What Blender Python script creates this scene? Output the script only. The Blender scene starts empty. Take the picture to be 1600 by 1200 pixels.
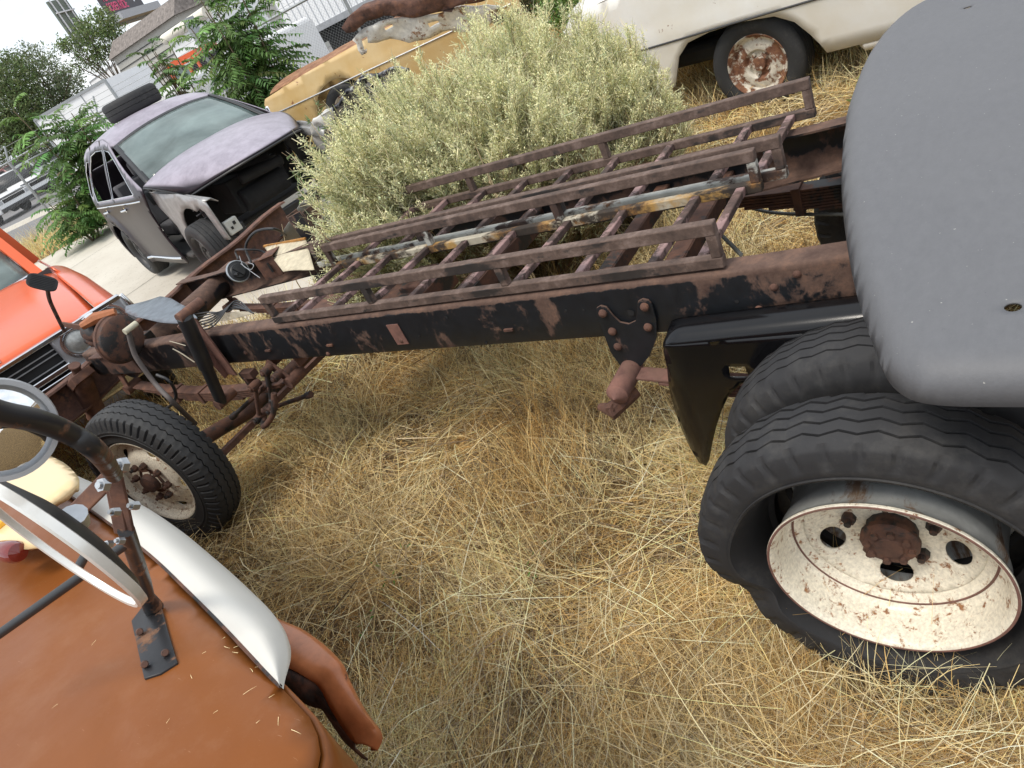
import bpy, bmesh, math, random
import numpy as np
from mathutils import Vector, Matrix
from mathutils.geometry import delaunay_2d_cdt
R = math.radians
PI = math.pi
random.seed(7)
rng = np.random.default_rng(11)
scene = bpy.context.scene
col = scene.collection

# ---------------------------------------------------------------- camera
CO = np.array([-0.28723, 1.968, 1.75])
FW = np.array([0.60477543, -0.61973641, -0.50017343])
RT = np.array([-0.7960921, -0.45309182, -0.40117974])
UP = np.array([-0.0220012, -0.64080776, 0.76738606])
cam = bpy.data.cameras.new('camera'); cam_o = bpy.data.objects.new('camera', cam); col.objects.link(cam_o)
cam.sensor_width = 36.0; cam.lens = 1108 / 1600 * 36.0; cam.clip_start = 0.02; cam.clip_end = 3000
mw = Matrix.Identity(4)
for i in range(3):
    mw[i][0] = RT[i]; mw[i][1] = UP[i]; mw[i][2] = -FW[i]; mw[i][3] = CO[i]
cam_o.matrix_world = mw
scene.camera = cam_o

# ---------------------------------------------------------------- world + sun
SUN_EL, SUN_AZ = R(64), R(75)       # azimuth measured from +X towards +Y
world = bpy.data.worlds.new('World'); scene.world = world; world.use_nodes = True
wn = world.node_tree.nodes; wl = world.node_tree.links
bg = wn['Background']; bg.inputs['Strength'].default_value = 0.1
sky = wn.new('ShaderNodeTexSky'); sky.sky_type = 'NISHITA'; sky.sun_disc = False
sky.sun_elevation = SUN_EL; sky.sun_rotation = PI / 2 - SUN_AZ
tc = wn.new('ShaderNodeTexCoord')
cn = wn.new('ShaderNodeTexNoise'); cn.inputs['Scale'].default_value = 2.6; cn.inputs['Detail'].default_value = 7
cn.inputs['Roughness'].default_value = 0.55
mpw = wn.new('ShaderNodeMapping'); mpw.inputs['Scale'].default_value = (1, 1, 2.2)
wl.new(tc.outputs['Generated'], mpw.inputs['Vector']); wl.new(mpw.outputs['Vector'], cn.inputs['Vector'])
cr = wn.new('ShaderNodeValToRGB')
cr.color_ramp.elements[0].position = 0.32; cr.color_ramp.elements[0].color = (6.6, 7.4, 8.4, 1)
cr.color_ramp.elements[1].position = 0.62; cr.color_ramp.elements[1].color = (9.4, 9.6, 9.8, 1)
wl.new(cn.outputs['Fac'], cr.inputs['Fac'])
mxw = wn.new('ShaderNodeMix'); mxw.data_type = 'RGBA'; mxw.inputs['Factor'].default_value = 0.88
wl.new(sky.outputs['Color'], mxw.inputs['A']); wl.new(cr.outputs['Color'], mxw.inputs['B'])
wl.new(mxw.outputs['Result'], bg.inputs['Color'])
sun = bpy.data.lights.new('sun', 'SUN'); sun.energy = 1.9; sun.angle = R(18); sun.color = (1.0, 0.93, 0.83)
sun_o = bpy.data.objects.new('sun', sun); col.objects.link(sun_o)
sdir = Vector((math.cos(SUN_EL) * math.cos(SUN_AZ), math.cos(SUN_EL) * math.sin(SUN_AZ), math.sin(SUN_EL)))
sun_o.rotation_euler = sdir.to_track_quat('Z', 'Y').to_euler()
sun_o.location = (0, 0, 30)
scene.view_settings.view_transform = 'Standard'; scene.view_settings.look = 'None'
scene.view_settings.exposure = 0.5; scene.view_settings.gamma = 1.0

# ---------------------------------------------------------------- helpers
def at(px, py, X=None, Y=None, Z=None, D=None):
    d = FW * 1108 + RT * (px - 800) - UP * (py - 600); d = d / np.linalg.norm(d)
    if D is not None: return Vector(CO + d * D)
    k, v = (0, X) if X is not None else (1, Y) if Y is not None else (2, Z)
    return Vector(CO + d * (v - CO[k]) / d[k])
def empty(name, loc=(0, 0, 0), rz=0.0):
    o = bpy.data.objects.new(name, None); col.objects.link(o); o.location = loc; o.rotation_euler = (0, 0, rz)
    o.empty_display_size = 0.2
    return o
def tag(o, label=None, cat=None, group=None, kind=None):
    if label: o['label'] = label
    if cat: o['category'] = cat
    if group: o['group'] = group
    if kind: o['kind'] = kind
    return o
def copy_tree(o, parent=None):
    c = o.copy(); col.objects.link(c)
    if parent is not None: c.parent = parent
    for ch in [x for x in bpy.data.objects if x.parent == o]: copy_tree(ch, c)
    return c
def finish(me, name, mat, parent, smooth=True, ang=38, bevel=0, solid=0, sub=0, off=-1):
    ob = bpy.data.objects.new(name, me); col.objects.link(ob)
    if mat is not None:
        for m_ in (mat if isinstance(mat, (list, tuple)) else [mat]): me.materials.append(m_)
    if smooth:
        me.polygons.foreach_set('use_smooth', [True] * len(me.polygons))
        if ang < 180: me.set_sharp_from_angle(angle=R(ang))
    if solid:
        md = ob.modifiers.new('thick', 'SOLIDIFY'); md.thickness = solid; md.offset = off
    if sub:
        md = ob.modifiers.new('sub', 'SUBSURF'); md.levels = sub; md.render_levels = sub
    if bevel:
        md = ob.modifiers.new('bev', 'BEVEL'); md.width = bevel; md.segments = 2; md.limit_method = 'ANGLE'; md.angle_limit = R(40)
    if parent is not None: ob.parent = parent
    return ob
class MB:
    def __init__(s): s.v = []; s.f = []; s.mi = []; s.m = 0
    def add(s, vs, fs):
        b = len(s.v); s.v += [tuple(p) for p in vs]; s.f += [tuple(b + i for i in f) for f in fs]; s.mi += [s.m] * len(fs)
    def box(s, c, size, M=None):
        c = Vector(c); h = [d / 2 for d in size]
        vs = [Vector((x * h[0], y * h[1], z * h[2])) for x in (-1, 1) for y in (-1, 1) for z in (-1, 1)]
        if M is not None: vs = [M @ p for p in vs]
        s.add([p + c for p in vs], [(0, 1, 3, 2), (4, 6, 7, 5), (0, 4, 5, 1), (2, 3, 7, 6), (0, 2, 6, 4), (1, 5, 7, 3)])
    def bar(s, a, b, w, h, up=(0, 0, 1)):
        a = Vector(a); b = Vector(b); d = (b - a).normalized(); sd = d.cross(Vector(up)).normalized(); u2 = sd.cross(d)
        vs = [p + sd * i * w / 2 + u2 * j * h / 2 for p in (a, b) for (i, j) in ((-1, -1), (1, -1), (1, 1), (-1, 1))]
        s.add(vs, [(3, 2, 1, 0), (4, 5, 6, 7), (0, 1, 5, 4), (1, 2, 6, 5), (2, 3, 7, 6), (3, 0, 4, 7)])
    def tube(s, pts, r, n=8, caps=True):
        pts = [Vector(p) for p in pts]; m = len(pts)
        rs = r if isinstance(r, (list, tuple)) else [r] * m
        t = (pts[1] - pts[0]).normalized(); ref = Vector((0, 0, 1)) if abs(t.z) < .9 else Vector((1, 0, 0))
        a = t.cross(ref).normalized(); vs = []
        for i, p in enumerate(pts):
            t = (pts[min(i + 1, m - 1)] - pts[max(i - 1, 0)]).normalized()
            a = (a - t * a.dot(t)).normalized(); b = t.cross(a)
            vs += [p + (a * math.cos(2 * PI * k / n) + b * math.sin(2 * PI * k / n)) * rs[i] for k in range(n)]
        fs = [(i * n + k, i * n + (k + 1) % n, (i + 1) * n + (k + 1) % n, (i + 1) * n + k) for i in range(m - 1) for k in range(n)]
        if caps: fs += [tuple(range(n - 1, -1, -1)), tuple(range((m - 1) * n, m * n))]
        s.add(vs, fs)
    def lathe(s, prof, n=48, M=None, close=False):
        # prof: list of (axial, radius); axis = +Y
        vs = []; m = len(prof)
        for (y, r) in prof:
            for k in range(n):
                t = 2 * PI * k / n; vs.append(Vector((r * math.cos(t), y, r * math.sin(t))))
        if M is not None: vs = [M @ p for p in vs]
        fs = [(i * n + k, (i + 1) * n + k, (i + 1) * n + (k + 1) % n, i * n + (k + 1) % n) for i in range(m - 1) for k in range(n)]
        s.add(vs, fs)
    def grid(s, f, nu, nv, closeu=False):
        vs = [f(i / nu, j / nv) for i in range(nu + 1) for j in range(nv + 1)]
        s.add(vs, [(i * (nv + 1) + j, (i + 1) * (nv + 1) + j, (i + 1) * (nv + 1) + j + 1, i * (nv + 1) + j + 1) for i in range(nu) for j in range(nv)])
    def sweep(s, prof, path, closed=False):
        # prof: fn(i) -> list of points (world) ; joins successive sections
        secs = [prof(i) for i in range(path)]; n = len(secs[0]); vs = [p for q in secs for p in q]
        rngk = range(n) if closed else range(n - 1)
        s.add(vs, [(i * n + k, i * n + (k + 1) % n, (i + 1) * n + (k + 1) % n, (i + 1) * n + k) for i in range(path - 1) for k in rngk])
    def build(s, name, mat=None, parent=None, **kw):
        me = bpy.data.meshes.new(name); me.from_pydata([tuple(p) for p in s.v], [], s.f)
        if isinstance(mat, (list, tuple)): me.polygons.foreach_set('material_index', s.mi)
        me.update()
        return finish(me, name, mat, parent, **kw)
def each(name, fns, mat, parent, **kw):
    for fn in fns:
        m_ = MB(); fn(m_); m_.build(name, mat, parent, **kw)
def frame_from(nv, ref):
    nv = nv.normalized(); a = (ref - nv * ref.dot(nv)).normalized(); b = a.cross(nv); return Matrix((a, nv, b)).transposed().to_4x4()
def spline(pts, n=8):
    P = [Vector(p) for p in pts]; P = [P[0] * 2 - P[1]] + P + [P[-1] * 2 - P[-2]]; out = []
    for i in range(1, len(P) - 2):
        for k in range(n):
            t = k / n; a, b, c_, d = P[i - 1], P[i], P[i + 1], P[i + 2]
            out.append(0.5 * ((2 * b) + (c_ - a) * t + (2 * a - 5 * b + 4 * c_ - d) * t * t + (3 * b - a - 3 * c_ + d) * t ** 3))
    out.append(P[-2]); return out
def resample(poly, step, closed=True):
    out = []; m = len(poly)
    for i in range(m if closed else m - 1):
        a = np.array(poly[i], float); b = np.array(poly[(i + 1) % m], float); k = max(1, int(round(np.linalg.norm(b - a) / step)))
        for j in range(k): out.append(tuple(a + (b - a) * j / k))
    return out
def arc(cx, cy, r, a0, a1, n, ry=None):
    ry = ry or r
    return [(cx + r * math.cos(R(a0 + (a1 - a0) * i / n)), cy + ry * math.sin(R(a0 + (a1 - a0) * i / n))) for i in range(n + 1)]
def inpoly(P, poly):
    x, y = P[:, 0], P[:, 1]; ins = np.zeros(len(P), bool); n = len(poly)
    for i in range(n):
        x0, y0 = poly[i]; x1, y1 = poly[(i + 1) % n]
        if y0 == y1: continue
        c_ = ((y0 > y) != (y1 > y)) & (x < (x1 - x0) * (y - y0) / (y1 - y0) + x0)
        ins ^= c_
    return ins
def sheet(name, outline, f, step=.06, holes=(), thick=.0, mat=None, parent=None, **kw):
    rings = [resample(outline, step)] + [resample(h, step * .6) for h in holes]
    pts = []; edges = []
    for r_ in rings:
        b = len(pts); pts += r_; edges += [(b + i, b + (i + 1) % len(r_)) for i in range(len(r_))]
    arr = np.array(pts); lo = arr.min(0); hi = arr.max(0)
    gx, gy = np.meshgrid(np.arange(lo[0] + step / 2, hi[0], step), np.arange(lo[1] + step / 2, hi[1], step))
    g = np.stack([gx.ravel(), gy.ravel()], 1)
    if len(g):
        ok = inpoly(g, rings[0])
        for h in rings[1:]: ok &= ~inpoly(g, h)
        g = g[ok]
        if len(g):
            d = np.min(np.linalg.norm(g[:, None, :] - arr[None, :, :], axis=2), axis=1) if len(g) * len(arr) < 3e7 else np.full(len(g), 1.)
            g = g[d > step * .45]
    allp = pts + [tuple(p) for p in g]
    vo, eo, fo, *_ = delaunay_2d_cdt([Vector(p) for p in allp], edges, [], 0, 1e-6)
    vo = [tuple(p) for p in vo]; V2 = np.array(vo)
    cen = np.array([V2[list(q)].mean(0) for q in fo]); ok = inpoly(cen, rings[0])
    for h in rings[1:]: ok &= ~inpoly(cen, h)
    me = bpy.data.meshes.new(name)
    me.from_pydata([tuple(f(p[0], p[1])) for p in vo], [], [tuple(q) for q, k in zip(fo, ok) if k]); me.update()
    return finish(me, name, mat, parent, solid=thick, **kw)
def npmesh(name, V, F, mat, parent=None, cols=None, smooth=False):
    V = np.asarray(V, np.float32); F = np.asarray(F, np.int32); k = F.shape[1]
    me = bpy.data.meshes.new(name)
    me.vertices.add(len(V)); me.vertices.foreach_set('co', V.ravel())
    me.loops.add(F.size); me.loops.foreach_set('vertex_index', F.ravel())
    me.polygons.add(len(F)); me.polygons.foreach_set('loop_start', np.arange(0, F.size, k, dtype=np.int32))
    if smooth: me.polygons.foreach_set('use_smooth', np.ones(len(F), bool))
    if cols is not None:
        a = me.color_attributes.new('Col', 'FLOAT_COLOR', 'POINT')
        c4 = np.ones((len(V), 4), np.float32); c4[:, :3] = cols; a.data.foreach_set('color', c4.ravel())
    me.update(calc_edges=True)
    ob = bpy.data.objects.new(name, me); col.objects.link(ob); me.materials.append(mat)
    if parent is not None: ob.parent = parent
    return ob
def ribbons(base, dirv, length, width, bend, segs=3, side=None, taper=0.15):
    """vectorised curved ribbons. base,dirv (N,3); bend (N,3) curvature vector."""
    N = len(base); t = np.linspace(0, 1, segs + 1)
    L = length[:, None, None]
    P = base[:, None, :] + dirv[:, None, :] * L * t[None, :, None] + bend[:, None, :] * L * (t ** 2)[None, :, None]
    if side is None:
        rv = rng.normal(size=(N, 3)); side = np.cross(dirv, rv)
    side = side / (np.linalg.norm(side, axis=1, keepdims=True) + 1e-9)
    w = width[:, None, None] * (1 - (1 - taper) * t[None, :, None] ** 1.5) / 2
    A = P - side[:, None, :] * w; B = P + side[:, None, :] * w
    V = np.stack([A, B], 2).reshape(N * (segs + 1) * 2, 3)
    b = (np.arange(N) * (segs + 1) * 2)[:, None]; s_ = (np.arange(segs) * 2)[None, :]
    q = b + s_; F = np.stack([q, q + 1, q + 3, q + 2], 2).reshape(-1, 4)
    return V, F
def vnoise(x, y, s, seed=0):
    r_ = np.random.default_rng(seed); G = r_.random((64, 64))
    x = x / s + 1000.5; y = y / s + 1000.5; i = np.floor(x).astype(int); j = np.floor(y).astype(int); fx = x - i; fy = y - j
    fx = fx * fx * (3 - 2 * fx); fy = fy * fy * (3 - 2 * fy)
    g = lambda a, b: G[a % 64, b % 64]
    return (g(i, j) * (1 - fx) + g(i + 1, j) * fx) * (1 - fy) + (g(i, j + 1) * (1 - fx) + g(i + 1, j + 1) * fx) * fy
def gz(x, y):
    """ground height: level under the truck, rising gently towards the fence"""
    d = np.hypot(np.asarray(x, float), np.asarray(y, float) - 1)
    t = np.clip((d - 5.5) / 11.5, 0, 1); t = t * t * (3 - 2 * t)
    return .40 * t

# ---------------------------------------------------------------- materials
def newmat(name):
    m = bpy.data.materials.new(name); m.use_nodes = True
    return m, m.node_tree.nodes, m.node_tree.links, m.node_tree.nodes['Principled BSDF']
def noise(n, l, vec, scale, detail=6, rough=.6, dist=0):
    t = n.new('ShaderNodeTexNoise'); t.inputs['Scale'].default_value = scale; t.inputs['Detail'].default_value = detail
    t.inputs['Roughness'].default_value = rough; t.inputs['Distortion'].default_value = dist
    if vec is not None: l.new(vec, t.inputs['Vector'])
    return t.outputs['Fac']
def ramp(n, l, fac, stops):
    r = n.new('ShaderNodeValToRGB'); e = r.color_ramp.elements
    while len(e) < len(stops): e.new(.5)
    for k, (p, c_) in enumerate(stops):
        e[k].position = p; e[k].color = (c_, c_, c_, 1) if isinstance(c_, (int, float)) else (*c_, 1)
    l.new(fac, r.inputs['Fac']); return r.outputs['Color']
def mixc(n, l, fac, a, b, mode='MIX'):
    m = n.new('ShaderNodeMix'); m.data_type = 'RGBA'; m.blend_type = mode
    if isinstance(fac, (int, float)): m.inputs['Factor'].default_value = fac
    else: l.new(fac, m.inputs['Factor'])
    for k, v in (('A', a), ('B', b)):
        if isinstance(v, (tuple, list)): m.inputs[k].default_value = (*v, 1)
        else: l.new(v, m.inputs[k])
    return m.outputs['Result']
def math_(n, l, op, a, b=None, clamp=False):
    m = n.new('ShaderNodeMath'); m.operation = op; m.use_clamp = clamp
    for k, v in ((0, a), (1, b)):
        if v is None: continue
        if isinstance(v, (int, float)): m.inputs[k].default_value = v
        else: l.new(v, m.inputs[k])
    return m.outputs[0]
def bump(n, l, b, h, strength=.3, dist=.004):
    bm = n.new('ShaderNodeBump'); bm.inputs['Strength'].default_value = strength; bm.inputs['Distance'].default_value = dist
    l.new(h, bm.inputs['Height']); l.new(bm.outputs['Normal'], b.inputs['Normal'])
def coord(n, l, scale=(1, 1, 1), kind='Object'):
    t = n.new('ShaderNodeTexCoord'); mp = n.new('ShaderNodeMapping'); mp.inputs['Scale'].default_value = scale
    l.new(t.outputs[kind], mp.inputs['Vector']); return mp.outputs['Vector']
def plain(name, c_, rough=.6, metal=0., var=.12, scale=12, bmp=.1, bd=.002, coat=0, spec=None):
    m, n, l, b = newmat(name); v = coord(n, l)
    f = noise(n, l, v, scale, 8, .65)
    lo = tuple(x * (1 - var) for x in c_); hi = tuple(min(1, x * (1 + var)) for x in c_)
    l.new(ramp(n, l, f, [(.3, lo), (.7, hi)]), b.inputs['Base Color'])
    b.inputs['Roughness'].default_value = rough; b.inputs['Metallic'].default_value = metal
    if coat: b.inputs['Coat Weight'].default_value = coat; b.inputs['Coat Roughness'].default_value = .12
    if spec is not None: b.inputs['Specular IOR Level'].default_value = spec
    if bmp: bump(n, l, b, noise(n, l, v, scale * 6, 6), bmp, bd)
    return m
RUST1, RUST2, RUST3 = (.055, .028, .021), (.125, .062, .044), (.22, .10, .055)
def rusty(name, paint=(.02, .02, .022), amt=.5, scale=5, stretch=(1, 1, 1), top=0., rp=.45, rr=.85, r1=RUST1, r2=RUST2, r3=RUST3, soft=.03, metal=0., third=None, bmp=.35, endrust=False):
    """paint over rust: amt = share of rust; top = how rusty the upward faces are"""
    m, n, l, b = newmat(name); v = coord(n, l, stretch); v0 = coord(n, l)
    f = noise(n, l, v, scale, 10, .68, .3)
    f2 = noise(n, l, v0, scale * 6, 8, .7)
    f = math_(n, l, 'ADD', f, math_(n, l, 'MULTIPLY', math_(n, l, 'SUBTRACT', f2, .5), .16))
    th = .5 + (.5 - amt) * .42
    if top:
        g = n.new('ShaderNodeNewGeometry'); sx = n.new('ShaderNodeSeparateXYZ'); l.new(g.outputs['Normal'], sx.inputs[0])
        f = math_(n, l, 'ADD', f, math_(n, l, 'MULTIPLY', math_(n, l, 'MAXIMUM', sx.outputs['Z'], 0), top))
    if endrust:
        sp_ = n.new('ShaderNodeSeparateXYZ'); l.new(v0, sp_.inputs[0]); mr = n.new('ShaderNodeMapRange'); l.new(sp_.outputs['X'], mr.inputs['Value'])
        mr.inputs['From Min'].default_value = .75; mr.inputs['From Max'].default_value = .25; mr.inputs['To Min'].default_value = 0; mr.inputs['To Max'].default_value = .13; f = math_(n, l, 'ADD', f, mr.outputs[0])
        mr = n.new('ShaderNodeMapRange'); l.new(sp_.outputs['X'], mr.inputs['Value']); mr.inputs['From Min'].default_value = 2.0; mr.inputs['From Max'].default_value = 2.8; mr.inputs['To Min'].default_value = 0; mr.inputs['To Max'].default_value = .05; f = math_(n, l, 'ADD', f, mr.outputs[0])
    k = ramp(n, l, f, [(max(0, th - soft), 0.), (min(1, th + soft), 1.)])
    rc = ramp(n, l, noise(n, l, v0, scale * 2.2, 9, .7), [(.3, r1), (.52, r2), (.72, r3)])
    pc = ramp(n, l, noise(n, l, v0, scale * 3, 6, .6), [(.3, tuple(x * .8 for x in paint)), (.7, tuple(min(1, x * 1.25) for x in paint))])
    if third is not None:
        pc = mixc(n, l, ramp(n, l, noise(n, l, v0, scale * .8, 6, .6), [(.5, 0.), (.56, 1.)]), pc, third)
    l.new(mixc(n, l, k, pc, rc), b.inputs['Base Color'])
    rg = n.new('ShaderNodeMapRange'); l.new(k, rg.inputs['Value']); rg.inputs['To Min'].default_value = rp; rg.inputs['To Max'].default_value = rr
    l.new(rg.outputs[0], b.inputs['Roughness']); b.inputs['Metallic'].default_value = metal
    hh = math_(n, l, 'SUBTRACT', math_(n, l, 'MULTIPLY', noise(n, l, v0, scale * 14, 8, .7), k), math_(n, l, 'MULTIPLY', k, .6))
    bump(n, l, b, hh, bmp, .003)
    return m
def attr_mat(name, rough=.8, trans=.0, spec=.25):
    m, n, l, b = newmat(name); a = n.new('ShaderNodeAttribute'); a.attribute_name = 'Col'
    l.new(a.outputs['Color'], b.inputs['Base Color']); b.inputs['Roughness'].default_value = rough
    b.inputs['Specular IOR Level'].default_value = spec
    if trans:
        t = n.new('ShaderNodeBsdfTranslucent'); l.new(a.outputs['Color'], t.inputs['Color']); mx = n.new('ShaderNodeMixShader')
        mx.inputs[0].default_value = trans; l.new(b.outputs[0], mx.inputs[1]); l.new(t.outputs[0], mx.inputs[2])
        l.new(mx.outputs[0], n['Material Output'].inputs['Surface'])
    return m
def glass(name, tint=(.75, .85, .85), rough=.03, alpha=.55):
    """clear pane: partly reflective, partly see-through"""
    m, n, l, b = newmat(name)
    v = coord(n, l); f = noise(n, l, v, 3.2, 7, .6)
    l.new(ramp(n, l, noise(n, l, coord(n, l, (1.6, .7, .7)), 1.9, 4, .5, .6), [(.3, tuple(x * .40 for x in tint)), (.72, tuple(x * .95 for x in tint))]), b.inputs['Base Color']); b.inputs['Roughness'].default_value = rough
    b.inputs['Metallic'].default_value = 0; b.inputs['IOR'].default_value = 1.6
    t = n.new('ShaderNodeBsdfTransparent'); t.inputs['Color'].default_value = (*tint, 1)
    mx = n.new('ShaderNodeMixShader')
    l.new(ramp(n, l, f, [(.25, 1 - alpha - .12), (.75, 1 - alpha + .12)]), mx.inputs[0])
    l.new(t.outputs[0], mx.inputs[2]); l.new(b.outputs[0], mx.inputs[1])
    l.new(mx.outputs[0], n['Material Output'].inputs['Surface'])
    return m
M = {}
def rubber(name, c_, dust, lo=.52):
    m, n, l, b = newmat(name); v = coord(n, l); f = noise(n, l, v, 7, 9, .7); g = noise(n, l, v, 60, 6, .7)
    f = math_(n, l, 'ADD', f, math_(n, l, 'MULTIPLY', math_(n, l, 'SUBTRACT', g, .5), .35))
    l.new(mixc(n, l, ramp(n, l, f, [(lo, 0.), (lo + .25, .55)]), c_, dust), b.inputs['Base Color']); b.inputs['Roughness'].default_value = .72; b.inputs['Specular IOR Level'].default_value = .4
    bump(n, l, b, noise(n, l, v, 160, 5, .8), .35, .0012); return m
M['rubber'] = rubber('rubber', (.030, .031, .033), (.085, .082, .076))
M['rubber_old'] = rubber('rubber_old', (.026, .026, .028), (.080, .076, .070), .50)
M['rail'] = rusty('rail_paint', (.013, .015, .018), .29, 7.5, (1, 1, .55), top=.55, endrust=True, rp=.36, r2=(.11, .065, .048), r3=(.19, .105, .07))
M['rust'] = rusty('rust', (.05, .03, .025), .8, 7, top=.1, rp=.7)
M['rust_light'] = rusty('rust_light', (.16, .085, .065), .6, 8, r1=(.10, .05, .04), r2=(.19, .095, .075), r3=(.25, .12, .09), rp=.8)
M['rust_dark'] = rusty('rust_dark', (.02, .018, .018), .55, 7, r1=(.05, .025, .02), r2=(.10, .05, .035), r3=(.16, .07, .04), rp=.6)
M['rack'] = rusty('rack_rust', (.032, .027, .025), .62, 8, (.45, 1, 1), top=.14, r1=(.05, .033, .027), r2=(.115, .076, .060), r3=(.23, .165, .14), rp=.55, bmp=.6)
M['rack_yellow'] = rusty('rack_yellow', (.46, .42, .33), .5, 4.2, (.8, 1, 1), r1=(.015, .014, .014), r2=(.05, .035, .025), r3=(.42, .20, .05), rp=.6, third=(.42, .25, .08))
M['rack_white'] = rusty('rack_white', (.42, .42, .38), .48, 5, (.7, 1, 1), r1=(.02, .018, .018), r2=(.07, .04, .03), r3=(.3, .14, .05), rp=.6)
M['black_gloss'] = plain('black_gloss', (.005, .005, .006), .16, 0, .3, 6, .03, .001, coat=.25, spec=.3)
M['black'] = plain('black_paint', (.018, .019, .021), .45, 0, .3, 9, .15)
M['dark'] = plain('dark_void', (.012, .012, .013), .8, 0, .4, 9, .2)
M['steel'] = plain('zinc_steel', (.42, .44, .46), .35, .8, .25, 20, .15, .001)
M['chrome'] = plain('chrome', (.72, .73, .75), .12, 1., .06, 20, .03, .001)
M['alu'] = plain('dull_aluminium', (.42, .43, .45), .42, .55, .15, 8, .08)

# ---------------------------------------------------------------- wheels
M['wheel_cream'] = rusty('wheel_cream', (.74, .69, .57), .27, 44, soft=.04, r1=(.12, .05, .03), r2=(.3, .14, .06), r3=(.42, .22, .09), rp=.4, bmp=.15)
M['barrel'] = rusty('rim_barrel', (.40, .41, .40), .36, 6, (1, .3, 1), r1=(.12, .07, .05), r2=(.22, .14, .09), r3=(.3, .2, .1), metal=.25, rp=.4)
def tyre_mesh(name, mat, parent, Rt, Rs, yt, ysw, yb, rb, grooves, nz, amp, gw=.004, gd=.007, lug=.007, deform=None, ybi=None, lugdeep=.030, T=None):
    nT = nz * 8; cols = []
    def side(sg, yb_):
        return [(sg * yb_, rb, 0, 0, 0), (sg * (yb_ + .010), rb + .012, 0, 0, 0), (sg * (yb_ * .35 + ysw * .65 - .004), rb + (Rs - rb) * .25, 0, 0, 0), (sg * (ysw - .006), rb + (Rs - rb) * .42, 0, 0, 0), (sg * (ysw - .001), rb + (Rs - rb) * .43, 0, 0, 0), (sg * (ysw + .001), rb + (Rs - rb) * .47, 0, 0, 0), (sg * (ysw - .003), rb + (Rs - rb) * .48, 0, 0, 0), (sg * ysw, rb + (Rs - rb) * .58, 0, 0, 0),
                (sg * (ysw - .002), Rs - lugdeep - .012, 0, 0, 0), (sg * (ysw - .003), Rs - lugdeep, 0, 0, 1), (sg * (yt + .004), Rs - .006, 0, 0, 1), (sg * yt, Rs, 0, 0, 1)]
    cr_ = lambda y: Rt - (Rt - Rs) * abs(y / yt) ** 2.4
    cols += side(1, yb)
    ys = sorted(grooves, reverse=True); cols.append((yt - .012, cr_(yt - .012), .4, 0, 0))
    prev = yt - .012
    for g in ys:
        mid = (prev + g) / 2; cols.append((mid, cr_(mid), .8, 0, 0))
        for (dy, dd) in ((gw * .6, 0), (gw * .45, gd), (-gw * .45, gd), (-gw * .6, 0)): cols.append((g + dy, cr_(g) - dd, 1, 0, 0))
        prev = g
    cols.append((-yt + .012, cr_(yt - .012), .4, 0, 0))
    cols += side(-1, ybi if ybi is not None else yb)[::-1]
    nC = len(cols); V = np.zeros((nT, nC, 3))
    for i in range(nT):
        th = 2 * PI * i / nT; ph = (i % 8) / 8; z = amp * (4 * abs(ph - .5) - 1)
        for j, (y, r, zf, _, lg) in enumerate(cols):
            rr_ = r; yy = y + z * zf
            if lg and (i % 8) in (0, 1): rr_ -= lug; yy -= lug * .6 * (1 if y > 0 else -1)
            V[i, j] = (rr_ * math.cos(th), yy, rr_ * math.sin(th))
    V = V.reshape(-1, 3)
    if deform is not None: V = deform(V)
    if T is not None: V = np.array([tuple(T @ Vector(p)) for p in V])
    idx = np.arange(nT * nC).reshape(nT, nC); nx = np.roll(idx, -1, 0)
    F = np.stack([idx[:, :-1], idx[:, 1:], nx[:, 1:], nx[:, :-1]], 2).reshape(-1, 4)
    ob = npmesh(name, V, F, mat, parent, smooth=True); ob.data.set_sharp_from_angle(angle=R(30))
    return ob
def squash(h, bulge=.6):
    """flatten a tyre where it meets the ground h below its axle"""
    def d(V):
        V = V.copy(); low = np.clip(-h - V[:, 2], 0, None); V[:, 2] = np.maximum(V[:, 2], -h)
        near = np.clip((-V[:, 2] - (h - .12)) / .12, 0, 1); r_ = np.hypot(V[:, 0], V[:, 2])
        V[:, 1] += np.sign(V[:, 1]) * (near ** 2 * .018 * bulge * (np.abs(V[:, 1]) > .05))
        return V
    return d
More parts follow.
